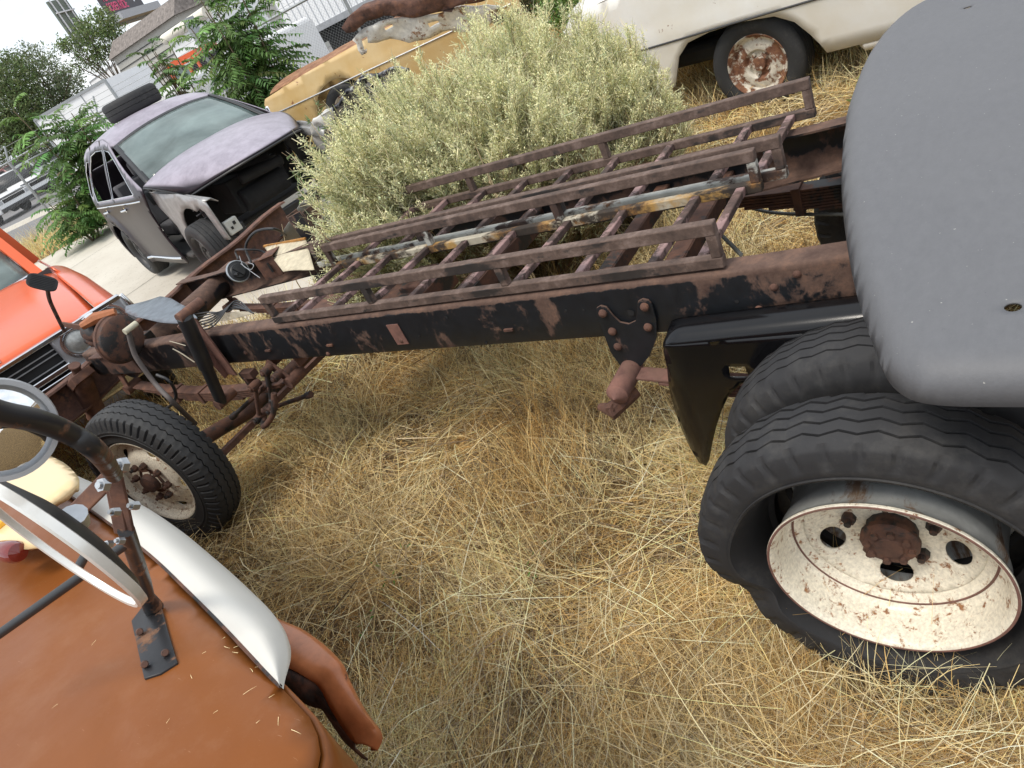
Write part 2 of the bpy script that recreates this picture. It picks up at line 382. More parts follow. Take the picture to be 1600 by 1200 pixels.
def small_wheel(parent, loc, rz, Rt=.31, w=.19, rr_=.19, rimmat=None, disc='plain', tyremat=None, name='wheel'):
    """a car wheel: rim disc (the part) with tyre and hub as sub-parts; outer face looks along local +Y"""
    T = Matrix.Translation(loc) @ Matrix.Rotation(rz, 4, 'Z')
    rm = MB(); yo = w / 2
    rm.lathe([(yo - .005, rr_ + .012), (yo + .003, rr_ + .008), (yo - .004, rr_), (yo - .02, rr_ - .012), (yo - .035, rr_ - .016), (yo - .045, rr_ - .035), (yo - .028, rr_ * .62), (yo - .032, rr_ * .5), (yo - .055, rr_ * .42), (yo - .055, rr_ * .25), (yo - .03, rr_ * .22), (yo - .028, .001)], 40, T)
    for k in range(5):
        a = 2 * PI * k / 5; p = T @ Vector((rr_ * .34 * math.cos(a), yo - .05, rr_ * .34 * math.sin(a))); q = T @ Vector((rr_ * .34 * math.cos(a), yo - .03, rr_ * .34 * math.sin(a)))
        rm.tube([p, q], .011, 6)
    rim = rm.build(name, rimmat, parent)
    ty = MB(); h = w / 2
    pr = [(h - .008, rr_ + .004), (h + .006, rr_ + .03), (h + .012, (rr_ + Rt) / 2), (h + .004, Rt - .03), (h - .008, Rt - .010), (h - .022, Rt - .002)]
    for k in range(4):
        y = (h - .035) - k * (w - .07) / 3; pr += [(y + .004, Rt), (y + .003, Rt - .006), (y - .003, Rt - .006), (y - .004, Rt)]
    pr += [(-h + .02, Rt - .002), (-h + .006, Rt - .012), (-h - .01, (rr_ + Rt) / 2), (-h, rr_)]
    ty.lathe(pr, 72, T); ty.build('tyre', tyremat or M['rubber'], rim)
    return rim

# ---------------------------------------------------------------- the truck chassis (the frame runs along +X = front, +Y = near side)
truck = empty('truck_chassis'); tag(truck, 'bare rusty truck chassis with black flaking frame rails standing in the dry grass', 'truck chassis')
WZ = .38
def top_z(x): return .858 - .05 * max(0, min(1, (x - 2.75) / 1.2)) + .012 * max(0, min(1, (.3 - x) / .5))
def bot_z(x): return .683 + .03 * max(0, min(1, (.55 - x) / .45)) - .04 * max(0, min(1, (x - 2.9) / 1.))
def rail(sg):
    """C section, web outside at y = 0.44, flanges turned inwards; corners rounded"""
    xs = np.linspace(-1.5, 4.28, 120)
    def sec(i):
        x = xs[i]; zt, zb = top_z(x), bot_z(x); y = .44 - .03 * max(0, min(1, (x - 3) / 1.2)); t = .007; r_ = .012
        wob = .0015 * math.sin(x * 7.3) + .001 * math.sin(x * 17)
        o = [(y - .07, zt), (y - r_ * 1.6, zt), (y - r_ * .5, zt - r_ * .15), (y - r_ * .1, zt - r_ * .55), (y, zt - r_ * 1.4), (y + wob, (zt + zb) / 2), (y, zb + r_ * 1.4), (y - r_ * .4, zb + r_ * .3), (y - r_ * 1.4, zb), (y - .07, zb)]
        inn = [(y - .07, zb + t), (y - r_ * 1.5 - .002, zb + t), (y - t, zb + .018), (y - t, zt - .018), (y - r_ * 1.5 - .002, zt - t), (y - .07, zt - t)]
        return [Vector((x, sg * a, b)) for a, b in (o + inn)]
    m = MB(); m.sweep(sec, 120, closed=True)
    n_ = len(sec(0)); m.f.append(tuple(range(n_))); m.mi.append(0)
    if sg > 0: m.f = [tuple(reversed(q)) for q in m.f]
    return m.build('frame_rail', M['rail'], truck, ang=50)
near_rail = rail(1); far_rail = rail(-1)
# bolt holes and rivets on the near web
for (x, z, r_) in ((2.35, .80, .006), (2.33, .72, .005), (1.95, .81, .006), (1.62, .80, .007), (1.5, .75, .005), (1.33, .815, .006), (1.15, .78, .005), (.96, .80, .006), (.86, .795, .006), (.80, .79, .005), (.655, .765, .011), (1.75, .72, .005), (1.22, .70, .005), (.35, .77, .006), (2.55, .77, .005)):
    each('bolt_hole', [lambda m_: m_.lathe([(.4418, r_), (.4418, .0001)], 14, Matrix.Translation((x, 0, z)))], M['dark'], near_rail, smooth=False)
def dome(m, x, y, z, r_, M_=None):
    m.lathe([(y, r_), (y + r_ * .35, r_ * .9), (y + r_ * .6, r_ * .6), (y + r_ * .7, .0005)], 12, Matrix.Translation((x, 0, z)))
for (x, z) in ((.25, .80), (.30, .74), (2.6, .74), (2.9, .74), (.25, .735), (.19, .83), (1.6, .735), (2.05, .70)): each('rivet', [lambda m_: dome(m_, x, .4395, z, .011)], M['rust'], near_rail)
for x in (2.42, 2.0, 1.1): each('tab', [lambda m_: m_.box((x, .445, .745), (.035, .008, .008))], M['rust'], near_rail)
# rusty scab plates
pl = MB(); pl.box((1.60, .4425, .765), (.06, .003, .09)); pl.build('mounting_plate', M['rust_light'], near_rail, bevel=.001)
# cross members and drive shaft
def xmember(x, z, h, w, mat):
    m = MB(); m.box((x, 0, z), (w, .85, .006)); m.box((x - w / 2, 0, z - h / 2), (.006, .85, h)); m.box((x + w / 2, 0, z - h / 2), (.006, .85, h))
    return m.build('cross_member', mat, truck, bevel=.002)
xmember(.62, .76, .05, .06, M['rust_dark']); xmember(.86, .76, .05, .05, M['rust_dark']); xmember(1.45, .77, .07, .08, M['rust_dark']); xmember(2.42, .72, .09, .2, M['rust'])
m = MB(); m.tube([(.1, 0, .50), (1.3, 0, .60)], .045, 14); m.tube([(1.32, 0, .60), (2.6, .02, .62)], .045, 14); m.tube([(1.27, 0, .598), (1.35, 0, .602)], .065, 10)
m.build('drive_shaft', M['rust_dark'], truck)
m = MB(); m.box((1.95, -.05, .66), (.30, .26, .10)); m.box((1.88, -.05, .715), (.12, .18, .05)); m.tube([(1.78, .1, .66), (2.15, .1, .66)], .035, 10)
m.build('transfer_mount', M['rust_dark'], truck, bevel=.008)
m = MB(); m.lathe([(-.60, .045), (-.12, .05), (-.1, .11), (-.05, .16), (.05, .17), (.1, .12), (.14, .05), (.60, .045)], 20, Matrix.Translation((0, 0, .40)))
m.build('rear_axle', M['rust_dark'], truck)
# rear leaf springs (near, far)
def leaf_spring(y, xa, xb, z, n, mat, w=.065, sag=.06, clamp=()):
    m = MB()
    for k in range(n):
        f = k / max(1, n); x0 = xa + (xb - xa) * .5 * f * .8; x1 = xb - (xb - xa) * .5 * f * .8
        pts = [Vector((x0 + (x1 - x0) * t, y, z - sag * (1 - (2 * ((x0 + (x1 - x0) * t) - xa) / (xb - xa) - 1) ** 2) - k * .0115)) for t in np.linspace(0, 1, 12)]
        m.sweep(lambda i: [pts[i] + Vector((0, a, b)) for a, b in ((-w / 2, -.0045), (w / 2, -.0045), (w / 2, .0045), (-w / 2, .0045))], 12, closed=True)
        m.f += [tuple(len(m.v) - 48 + i for i in (0, 1, 2, 3)), tuple(len(m.v) - 4 + i for i in (3, 2, 1, 0))]; m.mi += [0, 0]
    for cx in clamp:
        t = (cx - xa) / (xb - xa); zc = z - sag * (1 - (2 * t - 1) ** 2) - n * .005
        m.box((cx, y, zc), (.03, w + .016, n * .0115 + .016))
    return m.build('leaf_spring', mat, truck, bevel=.0015)
leaf_spring(.475, .70, -.75, .575, 7, M['rust_light'], w=.055)
leaf_spring(-.52, .95, -.75, .66, 8, M['rust_dark'], clamp=(.42, .1))
m = MB(); m.lathe([(.43, .030), (.445, .034), (.575, .034), (.58, .028), (.59, .012), (.60, .0001)], 22, Matrix.Translation((.715, 0, .575)))
m.build('spring_eye', M['rust_light'], truck)
m = MB(); m.tube([(.745, .58, .535), (.745, .60, .535)], .013, 6); m.tube([(.70, .50, .525), (.75, .585, .52), (.80, .56, .515)], [.02, .028, .012], 8); m.build('grease_fitting', M['rust'], truck)
# spring hanger bracket with a scooped top
def hang(u, v): return (u, .4475 + .012 * max(0, (.70 - v) / .2), v)
out = [(.735 + .022 * math.cos(R(a)), .782 + .022 * math.sin(R(a))) for a in (0, 45, 90, 135)] + [(.708, .765), (.695, .742), (.67, .733), (.645, .742), (.630, .768)] + [(.60 + .022 * math.cos(R(a)), .79 + .022 * math.sin(R(a))) for a in (45, 90, 135, 180)] + [(.582, .74), (.60, .68), (.64, .62), (.68, .585), (.745, .585), (.762, .64), (.762, .72)]
sheet('spring_hanger', out, hang, .02, thick=.007, mat=M['rail'], parent=truck, bevel=.0015, off=0)
for (x, z) in ((.60, .788), (.735, .780), (.612, .72), (.728, .715), (.73, .66)): each('hanger_rivet', [lambda m_: m_.lathe([(.452 + .010 * max(0, (.70 - z) / .2), .013), (.459, .012), (.463, .007), (.464, .0005)], 12, Matrix.Translation((x, 0, z)))], M['rust'], truck)
# far rail details: light slots
m = MB(); m.box((.17, -.432, .80), (.03, .003, .012)); m.box((.16, -.432, .765), (.008, .003, .008)); m.box((.47, -.432, .79), (.02, .003, .02)); m.build('frame_slot', M['alu'], far_rail)

# rear duals, near side ---------------------------------------------------
def disc_sheet(name, Rd, yfun, nh, hr, ha, hb, mat, parent, T, phase=0):
    hs = []
    for k in range(nh):
        a = phase + 2 * PI * k / nh
        hs.append([(hr * math.cos(a) + ha * math.cos(t) * -math.sin(a) + hb * math.sin(t) * math.cos(a), hr * math.sin(a) + ha * math.cos(t) * math.cos(a) + hb * math.sin(t) * math.sin(a)) for t in np.linspace(0, 2 * PI, 20, endpoint=False)])
    outl = [(Rd * math.cos(t), Rd * math.sin(t)) for t in np.linspace(0, 2 * PI, 72, endpoint=False)]
    return sheet(name, outl, lambda u, v: tuple(T @ Vector((u, yfun(math.hypot(u, v)), v))), .014, holes=hs, mat=mat, parent=parent, thick=.005, off=0)
def interp(tab):
    a = sorted(tab)
    return lambda r: float(np.interp(r, [p[0] for p in a], [p[1] for p in a]))
T0 = Matrix.Translation((0, 0, WZ))
def rear_wheel(y0, outer=True, sg=1):
    """outer dual: lip at y0+.093"""
    T = Matrix.Translation((0, y0, WZ)) if sg > 0 else Matrix.Translation((0, -y0, WZ)) @ Matrix.Rotation(PI, 4, 'Z')
    rm = MB()
    rm.lathe([(.088, .234), (.094, .235), (.097, .231), (.096, .227), (.088, .222), (.072, .219), (.05, .215), (.020, .211), (-.002, .203), (-.004, .194), (-.010, .190), (-.016, .182), (-.02, .176)], 96, T)
    rim = rm.build('wheel', M['wheel_cream'], truck, ang=60)
    disc_sheet('wheel_disc', .178, interp([(0, -.055), (.06, -.055), (.10, -.058), (.13, -.045), (.16, -.028), (.178, -.018)]), 5, .132, .035, .025, M['wheel_cream'], rim, T, phase=R(-88))
    ed = MB()
    for (yy, rr_) in ((.0965, .2315), (-.0025, .199)): ed.lathe([(yy + .0016 * math.cos(a), rr_ + .0028 * math.sin(a)) for a in np.linspace(0, 2 * PI, 9)], 96, T)
    ed.build('rim_edge', M['rust_light'], rim)
    br = MB(); br.lathe([(.087, .2345), (.080, .2300), (.066, .2200), (.045, .2170), (.030, .2210), (.015, .2170), (-.02, .2130), (-.06, .2130), (-.10, .2160)], 72, T); br.build('rim_barrel', M['barrel'], rim)
    hb = MB(); hb.lathe([(-.09, .052), (-.03, .054), (-.025, .060), (-.012, .061), (-.008, .056), (.0, .052), (.002, .030), (.006, .028), (.008, .0005)], 14, T)
    for k in range(8):
        a = 2 * PI * k / 8 + .2; p = T @ Vector((.044 * math.cos(a), -.01, .044 * math.sin(a))); q = T @ Vector((.044 * math.cos(a), .009, .044 * math.sin(a))); hb.tube([p, q], .0085, 6)
    hb.build('hub', M['rust_dark'], rim, ang=25)
    nt = []
    for k in range(5):
        a = 2 * PI * k / 5 + R(18); q_ = lambda y: T @ Vector((.088 * math.cos(a), y, .088 * math.sin(a)))
        b = MB(); b.tube([q_(-.062), q_(-.040)], .016, 6); b.tube([q_(-.040), q_(-.026)], [.009, .008], 8); b.build('lug_nut', M['rust_dark'], rim, ang=25)
    return rim, T
def flat_deform(V):
    V = squash(WZ, 2.2)(V); x, y, z = V[:, 0].copy(), V[:, 1].copy(), V[:, 2].copy()
    r_ = np.hypot(x, z); a = np.arctan2(z, x)
    out = np.clip((y + .02) / .1, 0, 1)
    # buckle of the outer shoulder low at the front side of the tyre
    k = np.exp(-((a - .05) / .30) ** 2) * out
    V[:, 1] += k * .012; V[:, 0] += k * .012 * (r_ > .3)
    k2 = np.exp(-((a + .42) / .16) ** 2) * out * (r_ > .26); V[:, 0] -= k2 * .02; V[:, 1] -= k2 * .02
    V[:, 2] -= np.clip(z, 0, 1) * .02
    return V
rimO, TO = rear_wheel(.87)
tyre_mesh('tyre', M['rubber_old'], rimO, .402, .380, .080, .092, -.052, .250, [.050, .022, -.010, -.042], 36, .0058, gw=.006, gd=.010, lug=.006, deform=flat_deform, ybi=.085, T=TO, lugdeep=.034)
rimI = MB(); TI = Matrix.Translation((0, .625, WZ)); rimI.lathe([(.085, .238), (.09, .235), (.06, .222), (-.08, .222), (-.09, .238)], 60, TI); rimI = rimI.build('wheel', M['barrel'], truck)
tyre_mesh('tyre', M['rubber_old'], rimI, .412, .388, .078, .098, .085, .24, [.050, .026, 0, -.026, -.050], 40, .0045, gw=.005, gd=.009, lug=.005, deform=squash(WZ), T=TI)
# far side duals: seen only as a tyre behind the panel
for yy in (.66, .89):
    Tf = Matrix.Translation((0, -yy, WZ)) @ Matrix.Rotation(PI, 4, 'Z'); rf = MB(); rf.lathe([(.085, .238), (.09, .235), (.06, .222), (.0, .20), (-.02, .08), (-.02, .001)], 48, Tf); rf = rf.build('wheel', M['wheel_cream'], truck)
    tyre_mesh('tyre', M['rubber_old'], rf, .42, .396, .080, .098, .085, .24, [.04, .014, -.014, -.04], 44, .0045, deform=squash(WZ), T=Tf)
# front wheels ------------------------------------------------------------
def front_wheel(T, near=True):
    rm = MB(); rm.lathe([(.078, .246), (.083, .245), (.083, .240), (.070, .232), (.050, .226), (.035, .222)], 80, T); rim = rm.build('wheel', M['wheel_cream'], truck, ang=60)
    disc_sheet('wheel_disc', .223, interp([(0, .068), (.055, .068), (.06, .060), (.12, .060), (.15, .048), (.19, .02), (.21, .022), (.223, .036)]), 5, .178, .036, .024, M['wheel_cream'], rim, T, phase=R(54))
    hb = MB(); hb.lathe([(.055, .075), (.066, .074), (.068, .05), (.10, .045), (.105, .03), (.105, .0005)], 20, T); hb.build('hub', M['rust_dark'], rim)
    for k in range(8):
        a = 2 * PI * k / 8 + .3
        b = MB(); b.tube([T @ Vector((.098 * math.cos(a), .055, .098 * math.sin(a))), T @ Vector((.098 * math.cos(a), .085, .098 * math.sin(a)))], [.019, .015], 6)
        b.tube([T @ Vector((.098 * math.cos(a), .085, .098 * math.sin(a))), T @ Vector((.098 * math.cos(a), .098, .098 * math.sin(a)))], .008, 6); b.build('lug_nut', M['rust_dark'], rim, ang=25)
    tyre_mesh('tyre', M['rubber'], rim, .395, .378, .080, .100, .078, .244, [.040, -.040, .0], 60, .0045, gw=.006, gd=.009, lug=.009, deform=squash(.385), T=T, lugdeep=.040)
    return rim
Tn = Matrix.Translation((3.142, .879, .389)) @ Matrix.Rotation(R(9.7), 4, 'Z') @ Matrix.Rotation(R(3), 4, 'X')
front_wheel(Tn)
Tfw = Matrix.Translation((3.142, -.879, .389)) @ Matrix.Rotation(R(9.7) + PI, 4, 'Z') @ Matrix.Rotation(R(3), 4, 'X')
front_wheel(Tfw)
m = MB(); m.tube([(3.14, .80, .42), (3.14, .6, .36), (3.14, .35, .30), (3.14, -.35, .30), (3.14, -.6, .36), (3.14, -.80, .42)], .038, 10); m.build('front_axle', M['rust_dark'], truck)
m = MB(); m.bar((2.93, .78, .33), (2.93, -.78, .33), .03, .03); m.tube([(2.93, .7, .33), (3.05, .78, .36)], .02); m.build('tie_rod', M['rust'], truck)
# front leaf springs
for sg in (1, -1):
    leaf_spring(.40 * sg, 3.98, 2.42, .56, 5, M['rust'], clamp=(3.3, 3.55))
    m = MB(); m.tube([(2.42, .36 * sg, .57), (2.42, .46 * sg, .57)], .026, 12); m.bar((2.42, .44 * sg, .57), (2.50, .44 * sg, .68), .045, .012, (0, 1, 0)); m.build('spring_shackle', M['rust'], truck); m = MB(); m.tube([(3.98, .36 * sg, .56), (3.98, .46 * sg, .56)], .03, 12); m.bar((3.98, .44 * sg, .56), (3.98, .42 * sg, .68), .05, .012, (0, 1, 0))
    m.build('spring_shackle', M['rust'], truck)
m = MB()
for a, b in (((3.0, .50, .40), (2.45, .46, .62)), ((2.60, .50, .60), (2.72, .52, .42)), ((2.48, .47, .66), (2.60, .50, .46)), ((2.52, .46, .64), (2.56, .5, .50)), ((2.9, .42, .36), (2.45, .38, .44))): m.tube([a, Vector(a).lerp(Vector(b), .08), Vector(a).lerp(Vector(b), .1), Vector(a).lerp(Vector(b), .9), Vector(a).lerp(Vector(b), .92), b], [.017, .017, .011, .011, .017, .017], 10)
for q in ((2.60, .50, .60), (2.72, .52, .42), (2.48, .47, .66), (2.60, .50, .46), (2.45, .46, .62)): m.tube([Vector(q) + Vector((0, -.028, 0)), Vector(q) + Vector((0, .028, 0))], .020, 12); m.tube([Vector(q) + Vector((0, .028, 0)), Vector(q) + Vector((0, .038, 0))], .011, 6)
m.box((2.64, .47, .645), (.09, .04, .035)); m.box((2.66, .47, .60), (.02, .05, .07)); m.tube(spline([(2.74, .47, .41), (2.66, .56, .40), (2.55, .54, .46), (2.50, .50, .55)]), .014, 10)
m.build('steering_linkage', M['rust_dark'], truck, bevel=.002)

# tubular front cross member, round horn, channel bumper ------------------
m = MB(); m.tube([(3.93, -.56, .735), (3.90, -.3, .72), (3.88, 0, .705), (3.86, .25, .70), (3.84, .42, .70)], [.062, .072, .076, .078, .078], 24); m.build('tubular_cross_member', M['rail'], truck)
BM = MB()
def bsec(i):
    t = i / 40; y = -1.44 + 2.62 * t; x = 4.34 - .03 * t; z0 = .622 - .10 * t + .006 * math.sin(t * 23); h = .205
    return [Vector(p) for p in ((x - .075, y, z0 + h - .012), (x - .07, y, z0 + h), (x, y, z0 + h), (x + .006, y, z0 + h - .008), (x + .006, y, z0 + .008), (x, y, z0), (x - .07, y, z0), (x - .075, y, z0 + .012),
                                (x - .069, y, z0 + .012), (x - .066, y, z0 + .006), (x - .004, y, z0 + .006), (x, y, z0 + .012), (x, y, z0 + h - .012), (x - .004, y, z0 + h - .006), (x - .066, y, z0 + h - .006), (x - .069, y, z0 + h - .012))]
BM.sweep(bsec, 41, closed=True); BM.f += [tuple(range(16)), tuple(40 * 16 + k for k in range(15, -1, -1))]; BM.mi += [0, 0]
BM.build('front_bumper', M['rust'], truck, ang=45)
hn = MB(); hc = at(372, 424, Z=.83); Th = Matrix.Translation(hc) @ frame_from((Vector(CO) - hc).normalized() + Vector(UP) * .35 + Vector(RT) * .25, Vector(RT))
hn.lathe([(-.09, .03), (-.05, .05), (-.012, .058), (0, .062), (.006, .058), (.008, .045), (.014, .04), (.016, .0005)], 28, Th)
ho = hn.build('horn', M['black'], truck)
hn = MB(); hn.lathe([(-.010, .0625), (.0, .068), (.007, .066), (.008, .0605)], 32, Th); hn.build('horn_ring', M['steel'], ho)
hn = MB(); a = Th @ Vector((-.03, .018, -.01)); b = Th @ Vector((.03, .018, .012)); hn.bar(a, b, .02, .014, Th.to_3x3() @ Vector((0, 1, 0))); hn.tube([Th @ Vector((-.02, .02, .03)), Th @ Vector((-.01, .07, .04))], .009, 6); hn.build('horn_terminal', M['black'], ho)
# cream plate and slotted bracket hanging on the far rail
p0, p1, p2, p3 = at(413, 386, Z=.86), at(478, 374, Z=.86), at(491, 421, Z=.80), at(443, 425, Z=.80)
def quadp(u, v): 
    p = (p0 * (1 - u) + p1 * u) * (1 - v) + (p3 * (1 - u) + p2 * u) * v
    return tuple(p + Vector((0, 0, .004 * math.sin(u * 5))))
M['cream_plate'] = rusty('cream_plate', (.50, .44, .32), .18, 9, r1=(.25, .15, .06), r2=(.4, .24, .08), r3=(.5, .33, .12), rp=.7)
sheet('tin_plate', [(0, 0), (1, 0), (1, 1), (0, 1)], quadp, .12, thick=.003, mat=M['cream_plate'], parent=truck)
m = MB(); m.bar(p0 + Vector((0, 0, .006)), p1 + Vector((0, 0, .006)), .012, .010); m.build('plate_edge', plain('orange_rust', (.42, .20, .05), .8, 0, .4, 40), truck)
q = at(420, 418, Z=.80); m = MB(); m.box(q, (.12, .008, .13), Matrix.Rotation(R(25), 3, 'Z')); m.box(q + Vector((.0, -.05, .06)), (.10, .12, .006), Matrix.Rotation(R(25), 3, 'Z')); sb = m.build('slotted_bracket', M['rust'], truck, bevel=.002)
m = MB(); m.box(q + Vector((-.02, .0055, 0)), (.012, .004, .06), Matrix.Rotation(R(25), 3, 'Z')); m.build('slot', M['dark'], sb)
# black shock tower plate standing up behind the far rail
m = MB(); m.box((2.98, -.50, .83), (.13, .008, .34), Matrix.Rotation(R(8), 3, 'Y')); m.box((3.045, -.54, .83), (.008, .09, .34), Matrix.Rotation(R(8), 3, 'Y')); m.box((2.90, -.54, .83), (.008, .09, .34), Matrix.Rotation(R(8), 3, 'Y'))
m.build('shock_tower', M['rail'], truck, bevel=.003)
m = MB(); m.tube(spline([at(447, 368, Z=.84), at(430, 358, Z=.96), at(400, 362, Z=.98), at(384, 385, Z=.92), at(392, 410, Z=.84)]), .008, 8); m.build('rubber_hose', M['black'], truck)
m = MB(); m.tube(spline([at(372, 405, Z=.86), at(368, 392, Z=.9), at(382, 390, Z=.93), at(408, 392, Z=.88), at(420, 400, Z=.84)]), .006, 6); m.build('rubber_hose', M['black'], truck)
m = MB()
m.tube(spline([at(374, 400, Z=.88), at(380, 415, Z=.86), at(392, 421, Z=.85), at(396, 414, Z=.87), at(388, 410, Z=.87)]), .0022, 5)
m.tube(spline([at(376, 412, Z=.86), at(392, 424, Z=.85), at(406, 434, Z=.84)]), .002, 5); m.build('wire', M['alu'], truck)
# spare frame bits at the far front corner (grey sheet)
# brake booster, master cylinder, steering gear, pedal ---------------------
Tb = Matrix.Translation((3.46, .50, .93)) @ Matrix.Rotation(R(-84), 4, 'Z') @ Matrix.Rotation(R(8), 4, 'X')
m = MB(); m.lathe([(-.06, .0005), (-.055, .06), (-.05, .10), (-.035, .118), (-.012, .122), (-.008, .128), (.008, .128), (.012, .120), (.035, .112), (.055, .085), (.06, .05), (.06, .0005)], 36, Tb)
bo = m.build('brake_booster', M['rust_dark'], truck)
m = MB(); m.lathe([(.05, .05), (.10, .05), (.105, .042), (.21, .040), (.215, .03), (.25, .028)], 20, Tb)
m.lathe([(.08, .05), (.16, .056), (.19, .05), (.2, .01)], 16, Tb @ Matrix.Translation((0, 0, .05)) @ Matrix.Rotation(R(0), 4, 'X')); m.build('master_cylinder', M['rust_dark'], bo)
m = MB(); c0 = Tb @ Vector((0, .10, .118)); m.tube([c0, c0 + Vector((0, 0, .03))], [.03, .026], 16); m.tube([c0 + Vector((.05, 0, .0)), c0 + Vector((.05, 0, .02))], .02, 14); m.build('reservoir_cap', M['chrome'], bo)
m = MB(); m.tube([Tb @ Vector((.06, -.02, .122)), Tb @ Vector((.0, .05, .13)), Tb @ Vector((-.05, .12, .115))], [.02, .03, .02], 8); m.build('heat_shield', plain('copper_tin', (.38, .14, .06), .4, .3, .3, 14), bo)
m = MB(); f0 = at(200, 515, Y=.60); m.tube([f0 + Vector((0, .02, 0)), f0 + Vector((0, -.05, -.0))], .014, 14); m.build('hose_fitting', plain('pale_fitting', (.5, .47, .36), .5, 0, .1), truck)
m = MB(); m.tube(spline([f0, at(206, 540, Y=.62), at(215, 562, Y=.64), at(243, 600, Y=.66), at(268, 626, Y=.7), at(305, 662, Y=.62)]), .012, 10); m.build('brake_hose', plain('grey_hose', (.10, .085, .08), .7, 0, .2, 30), truck)
m = MB(); m.tube(spline([at(245, 586, Y=.6), at(265, 596, Y=.6), at(275, 617, Y=.6), at(268, 632, Y=.62), at(258, 640, Y=.62)]), .008, 8); m.build('brake_hose', M['black'], truck)
# bracket between booster and pedal
m = MB(); m.bar(at(160, 517, Y=.42), at(100, 507, Y=.42), .035, .01, (0, 1, 0)); m.bar(at(150, 500, Y=.42), at(175, 545, Y=.42), .05, .02, (0, 1, 0)); m.bar(at(165, 497, Y=.42), at(182, 503, Y=.42), .04, .04, (0, 1, 0)); m.build('pedal_bracket', M['rust'], truck, bevel=.002)
pa = [at(101, 518, Y=.40), at(88, 492, Y=.40), at(78, 470, Y=.40), at(74, 452, Y=.40)]
m = MB(); m.tube(spline(pa), [.011] * 25, 8); pdl = m.build('brake_pedal', M['rust_dark'], truck)
pc = at(66, 441, Y=.40); nrm = (Vector(CO) - pc).normalized(); rx = Vector(RT) * .95 - Vector(UP) * .22; rx = (rx - nrm * rx.dot(nrm)).normalized(); ry_ = nrm.cross(rx); tl = (nrm + ry_ * .35).normalized(); ry_ = tl.cross(rx)
Mp = Matrix((rx, ry_, tl)).transposed()
def padp(u, v, o=0): return tuple(pc + Mp @ Vector((u, v, .006 + o)))
po = []
for k in range(24):
    a = 2 * PI * k / 24; c_, s_ = math.cos(a), math.sin(a); po.append((.072 * math.copysign(abs(c_) ** .6, c_), .042 * math.copysign(abs(s_) ** .6, s_)))
pad = sheet('pedal_pad', po, lambda u, v: padp(u, v), .012, thick=.016, mat=M['rubber'], parent=pdl, bevel=.003)
m = MB()
for k in range(-3, 4): m.bar(padp(-.056, k * .0095, .001), padp(.056, k * .0095, .001), .0035, .006, tl)
m.build('pad_ribs', M['rubber'], pad.parent)
# steering gear: upright cylinder with a neck
g0, g1 = at(110, 556, Y=.50), at(158, 655, Y=.55)
gx = (g0 + g1) / 2; gt = Vector((gx.x, .52, .93)); gb = Vector((gx.x + .02, .56, .62))
g0 = at(125, 590, Y=.53); g1 = at(152, 648, Y=.55); ax = (g1 - g0).normalized()
m = MB(); m.tube([g0 - ax * .02, g0, g0 + ax * .04, g0 + ax * .05, g1 - ax * .02, g1, g1 + ax * .02], [.05, .062, .062, .056, .056, .062, .03], 20)
m.tube([g0 - ax * .10, g0 - ax * .085, g0 - ax * .08, g0 - ax * .03, g0], [.033, .033, .027, .026, .05], 14); m.box(g0 + ax * .01, (.16, .13, .05), Matrix.Rotation(R(20), 3, 'Y')); m.build('steering_box', M['rust'], truck, bevel=.004)
m = MB(); m.box((3.93, .38, .80), (.34, .16, .012)); m.box((3.83, .44, .74), (.36, .012, .14)); m.box((3.75, .33, .77), (.16, .16, .10)); m.build('steering_mount', M['rust_dark'], truck, bevel=.004)
# shock absorber with its bracket
s0, s1 = at(287, 492, Y=.56), at(346, 628, Y=.56); sm_ = s0.lerp(s1, .56)
m = MB(); m.tube([s0, s0.lerp(s1, .02), sm_, sm_.lerp(s1, .02), s1], [.024, .034, .034, .028, .027], 16); m.build('shock_absorber', M['black'], truck)
each('shock_eye', [lambda m_: m_.tube([s0 + Vector((0, .03, 0)), s0 + Vector((0, -.1, 0))], .022, 10), lambda m_: m_.tube([s1 + Vector((0, .03, 0)), s1 + Vector((0, -.08, 0))], .026, 10)], M['rust'], truck)
b0, b1 = at(296, 497, Y=.48), at(362, 585, Y=.46); m = MB(); m.bar(b0, b1, .008, .085, (1, 0, .3)); m.bar(b0 + Vector((.03, .03, .0)), b1 + Vector((.03, .0, 0)), .05, .008, (1, 0, .3)); m.build('shock_bracket', M['rust_light'], truck, bevel=.002)
# blue-grey cover over the cross member
cpts = [(195, 487), (196, 478), (250, 463), (268, 467), (293, 480), (309, 497), (300, 508), (255, 512), (220, 505)]
cp = [at(x, y, Z=.90 if k < 7 else .86) for k, (x, y) in enumerate(cpts)]
C2 = [(p.x, p.y) for p in cp]
sheet('firewall_cover', C2, lambda u, v: (u, v, .90 + .004 * math.sin(u * 9)), .04, thick=.004, mat=plain('blue_grey_tin', (.13, .15, .175), .38, .3, .35, 18, .1), parent=truck)
m = MB()
for k in range(7):
    m.tube(spline([at(300 + 3 * k, 492 + 4 * k, Z=.87), at(325 + 2 * k, 488 + 3 * k, Z=.90), at(350 + 3 * k, 488 - 3 * k, Z=.88), at(372 + 4 * k, 478 + 2 * k, Z=.868)]), .0035, 5)
m.build('wiring', M['black'], truck)
m = MB()
for k in range(6): m.tube(spline([at(318 + 2 * k, 505, Z=.862 + .004 * k), at(340, 494 + k * 1.5, Z=.875), at(362, 488 + k * 2, Z=.87), at(385 + 3 * k, 488, Z=.862)]), .0025, 5)
m.tube(spline([at(270, 545, Y=.5), at(283, 552, Y=.5), at(304, 566, Y=.5)]), .003, 5); m.tube(spline([at(265, 533, Y=.5), at(290, 540, Y=.5)]), .002, 5)
m.build('wiring', plain('pale_wire', (.42, .37, .28), .6), truck)

